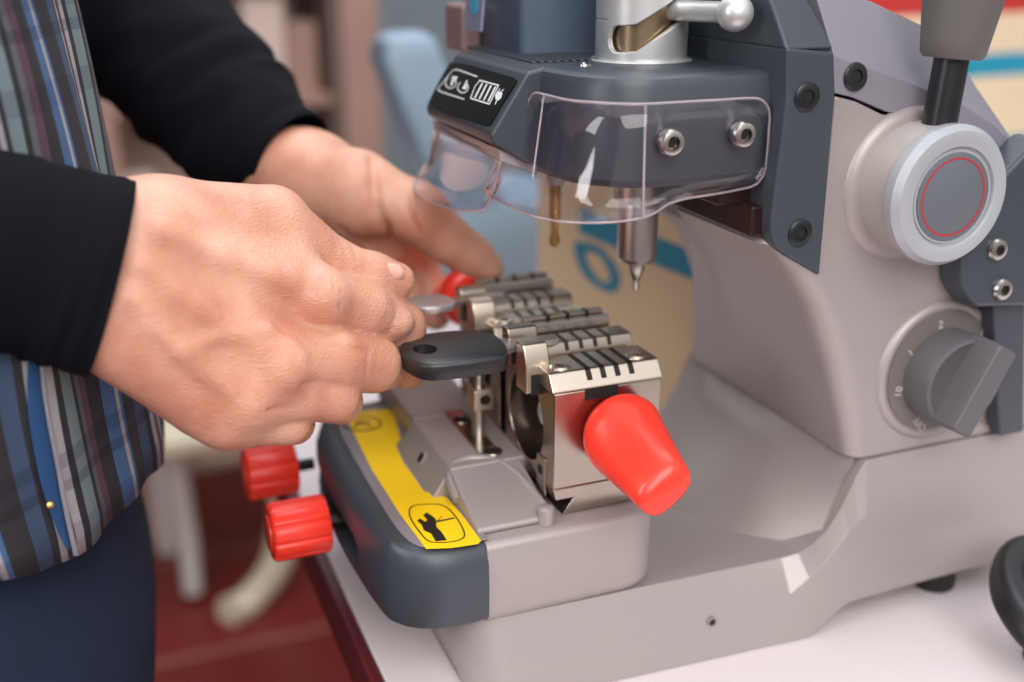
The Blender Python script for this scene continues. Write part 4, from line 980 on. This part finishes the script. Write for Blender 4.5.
# pale blue grey lever arm behind the head
LA = root('machine_arm', (300, 860, TABLE), 'pale blue grey plastic arm standing behind the cutting head', 'handle')
a0 = P(405, 56, y=860); a1 = P(470, 215, y=840); a2 = P(492, 290, y=835); q = MB(); secs = []
for p, w_, th_ in ((a0+np.array((0, 0, 19)), 14, 12), (a0+np.array((0, 0, 13)), 22, 20), (a0, 25, 24), (a0*.5+a1*.5, 27, 26), (a1, 29, 27), (a2, 30, 28), (np.array((a2[0]+10, 830, TABLE+30)), 34, 30)):
    secs.append([(p[0]+x, p[1]+y, p[2]) for x, y in rrect(-w_, -th_, w_, th_, 9)])
q.loft(secs); q.build('arm_shell', blueplast, LA, sharp=40)
q = MB(); q.loft([[(p[0], p[1], z) for p in rrect(228+i, 800+i, 400-i, 960-i, 20)] for z, i in ((TABLE+.2, 3), (TABLE+6, 0), (TABLE+60, 2), (TABLE+85, 14))]); q.build('machine_body', blueplast, LA, sharp=40)
pI = [P(u, v, y=836) for u, v in ((408, 60), (424, 52), (476, 200), (458, 214))]
# display shelving at the back left
def far(u, v, y): return P(u, v, y=y)
SH = root('display_shelf', (340, 1900, FLOOR), 'blurred pinkish wooden display shelf at the back left', 'shelf')
x0, x1 = far(60, 0, 1900)[0], far(375, 0, 1900)[0]
for (xa, xb_) in ((far(332, 0, 1900)[0], x1), (far(318, 0, 1960)[0]+2, far(331, 0, 1960)[0]), (x0, x0+60)):  # thin middle one is a dark strip standing in for the shadow beside the post
    MB().box((xa, 1880, FLOOR), (xb_, 2160, 260)).build('upright_and_shade', postm if xb_-xa > 30 else legm, SH, bevel=4)
for z in (-520, -250, -40, 200):
    MB().box((x0, 1900, z-10), (x1, 2160, z+8)).build('shelf_board', postm, SH, bevel=2)
MB().box((x0, 2160, FLOOR), (x1, 2175, 260)).build('back_panel', shelfw, SH, bevel=2)
items = [((205, 40), 60, 150, shelfw, 'white boxed product on the upper shelf, leftmost', 'box'), ((262, 40), 70, 160, shelfw, 'white boxed product with dark logo on the upper shelf', 'box'), ((300, 50), 50, 120, postm, 'brown boxed product beside the shelf post', 'box'),
         ((305, 170), 80, 130, yelm, 'straw coloured packet on the middle shelf', 'packet'), ((330, 190), 60, 90, pinkm, 'pink packet on the middle shelf beside the post', 'packet'), ((225, 110), 70, 110, shelfw, 'white packet on the middle shelf between the arms', 'packet'), ((120, 130), 90, 150, shelfw, 'white packet behind the shirt front', 'packet'), ((102, 118), 50, 80, pinkm, 'pink packet behind the shirt front', 'packet')]
for (uv, w_, h_, m, lab_, cat_) in items:
    p = far(*uv, 1960); zs_ = max([z for z in (-520, -250, -40) if z < p[2]+40] or [-520])+8
    o = MB().box((p[0]-w_/2, 1930, zs_), (p[0]+w_/2, 1990, zs_+h_)).build('boxed_product' if cat_ == 'box' else 'packet', m, None, bevel=3); tag(o, lab_, cat_)
p = far(315, 28, 1925)
# plastic chair on the floor
CH = root('plastic_chair', (150, 1650, FLOOR), 'white and cream plastic chair on the red tiled floor', 'chair')
q = MB(); q.tube([far(172, 425, 1690)+np.array((0, 0, 60)), far(178, 480, 1690), far(188, 540, 1695), P(193, 592, z=FLOOR+12)], [20, 19, 18, 15], 14); q.build('leg', whitep, CH, sharp=60)
q = MB(); q.tube([tuple(x) for x in smooth_open([far(262, 440, 1650)+np.array((0, 0, 70)), far(282, 470, 1640), far(285, 520, 1630), far(276, 565, 1620), far(250, 600, 1615), P(228, 612, z=FLOOR+18)], 5)], 25, 16); q.build('leg', creamp, CH, sharp=60)
for (x, y) in ((70, 1840), (320, 1840)):
    MB().tube([(x, y, FLOOR+8), (x, y, -600)], 16, 12).build('leg', whitep, CH, sharp=60)
s0 = far(150, 430, 1700); q = MB(); zs_ = s0[2]+20
q.loft([[(p[0], p[1], z) for p in rrect(20+i, 1590+i, 350-i, 1860-i, 60)] for z, i in ((zs_-30, 12), (zs_-20, 0), (zs_, 0), (zs_+8, 14))]); q.build('seat', creamp, CH, sharp=40)
q = MB(); q.tube([far(165, 443, 1650), far(215, 452, 1650), far(272, 446, 1650)], 20, 12); q.build('stretcher', creamp, CH, sharp=60)
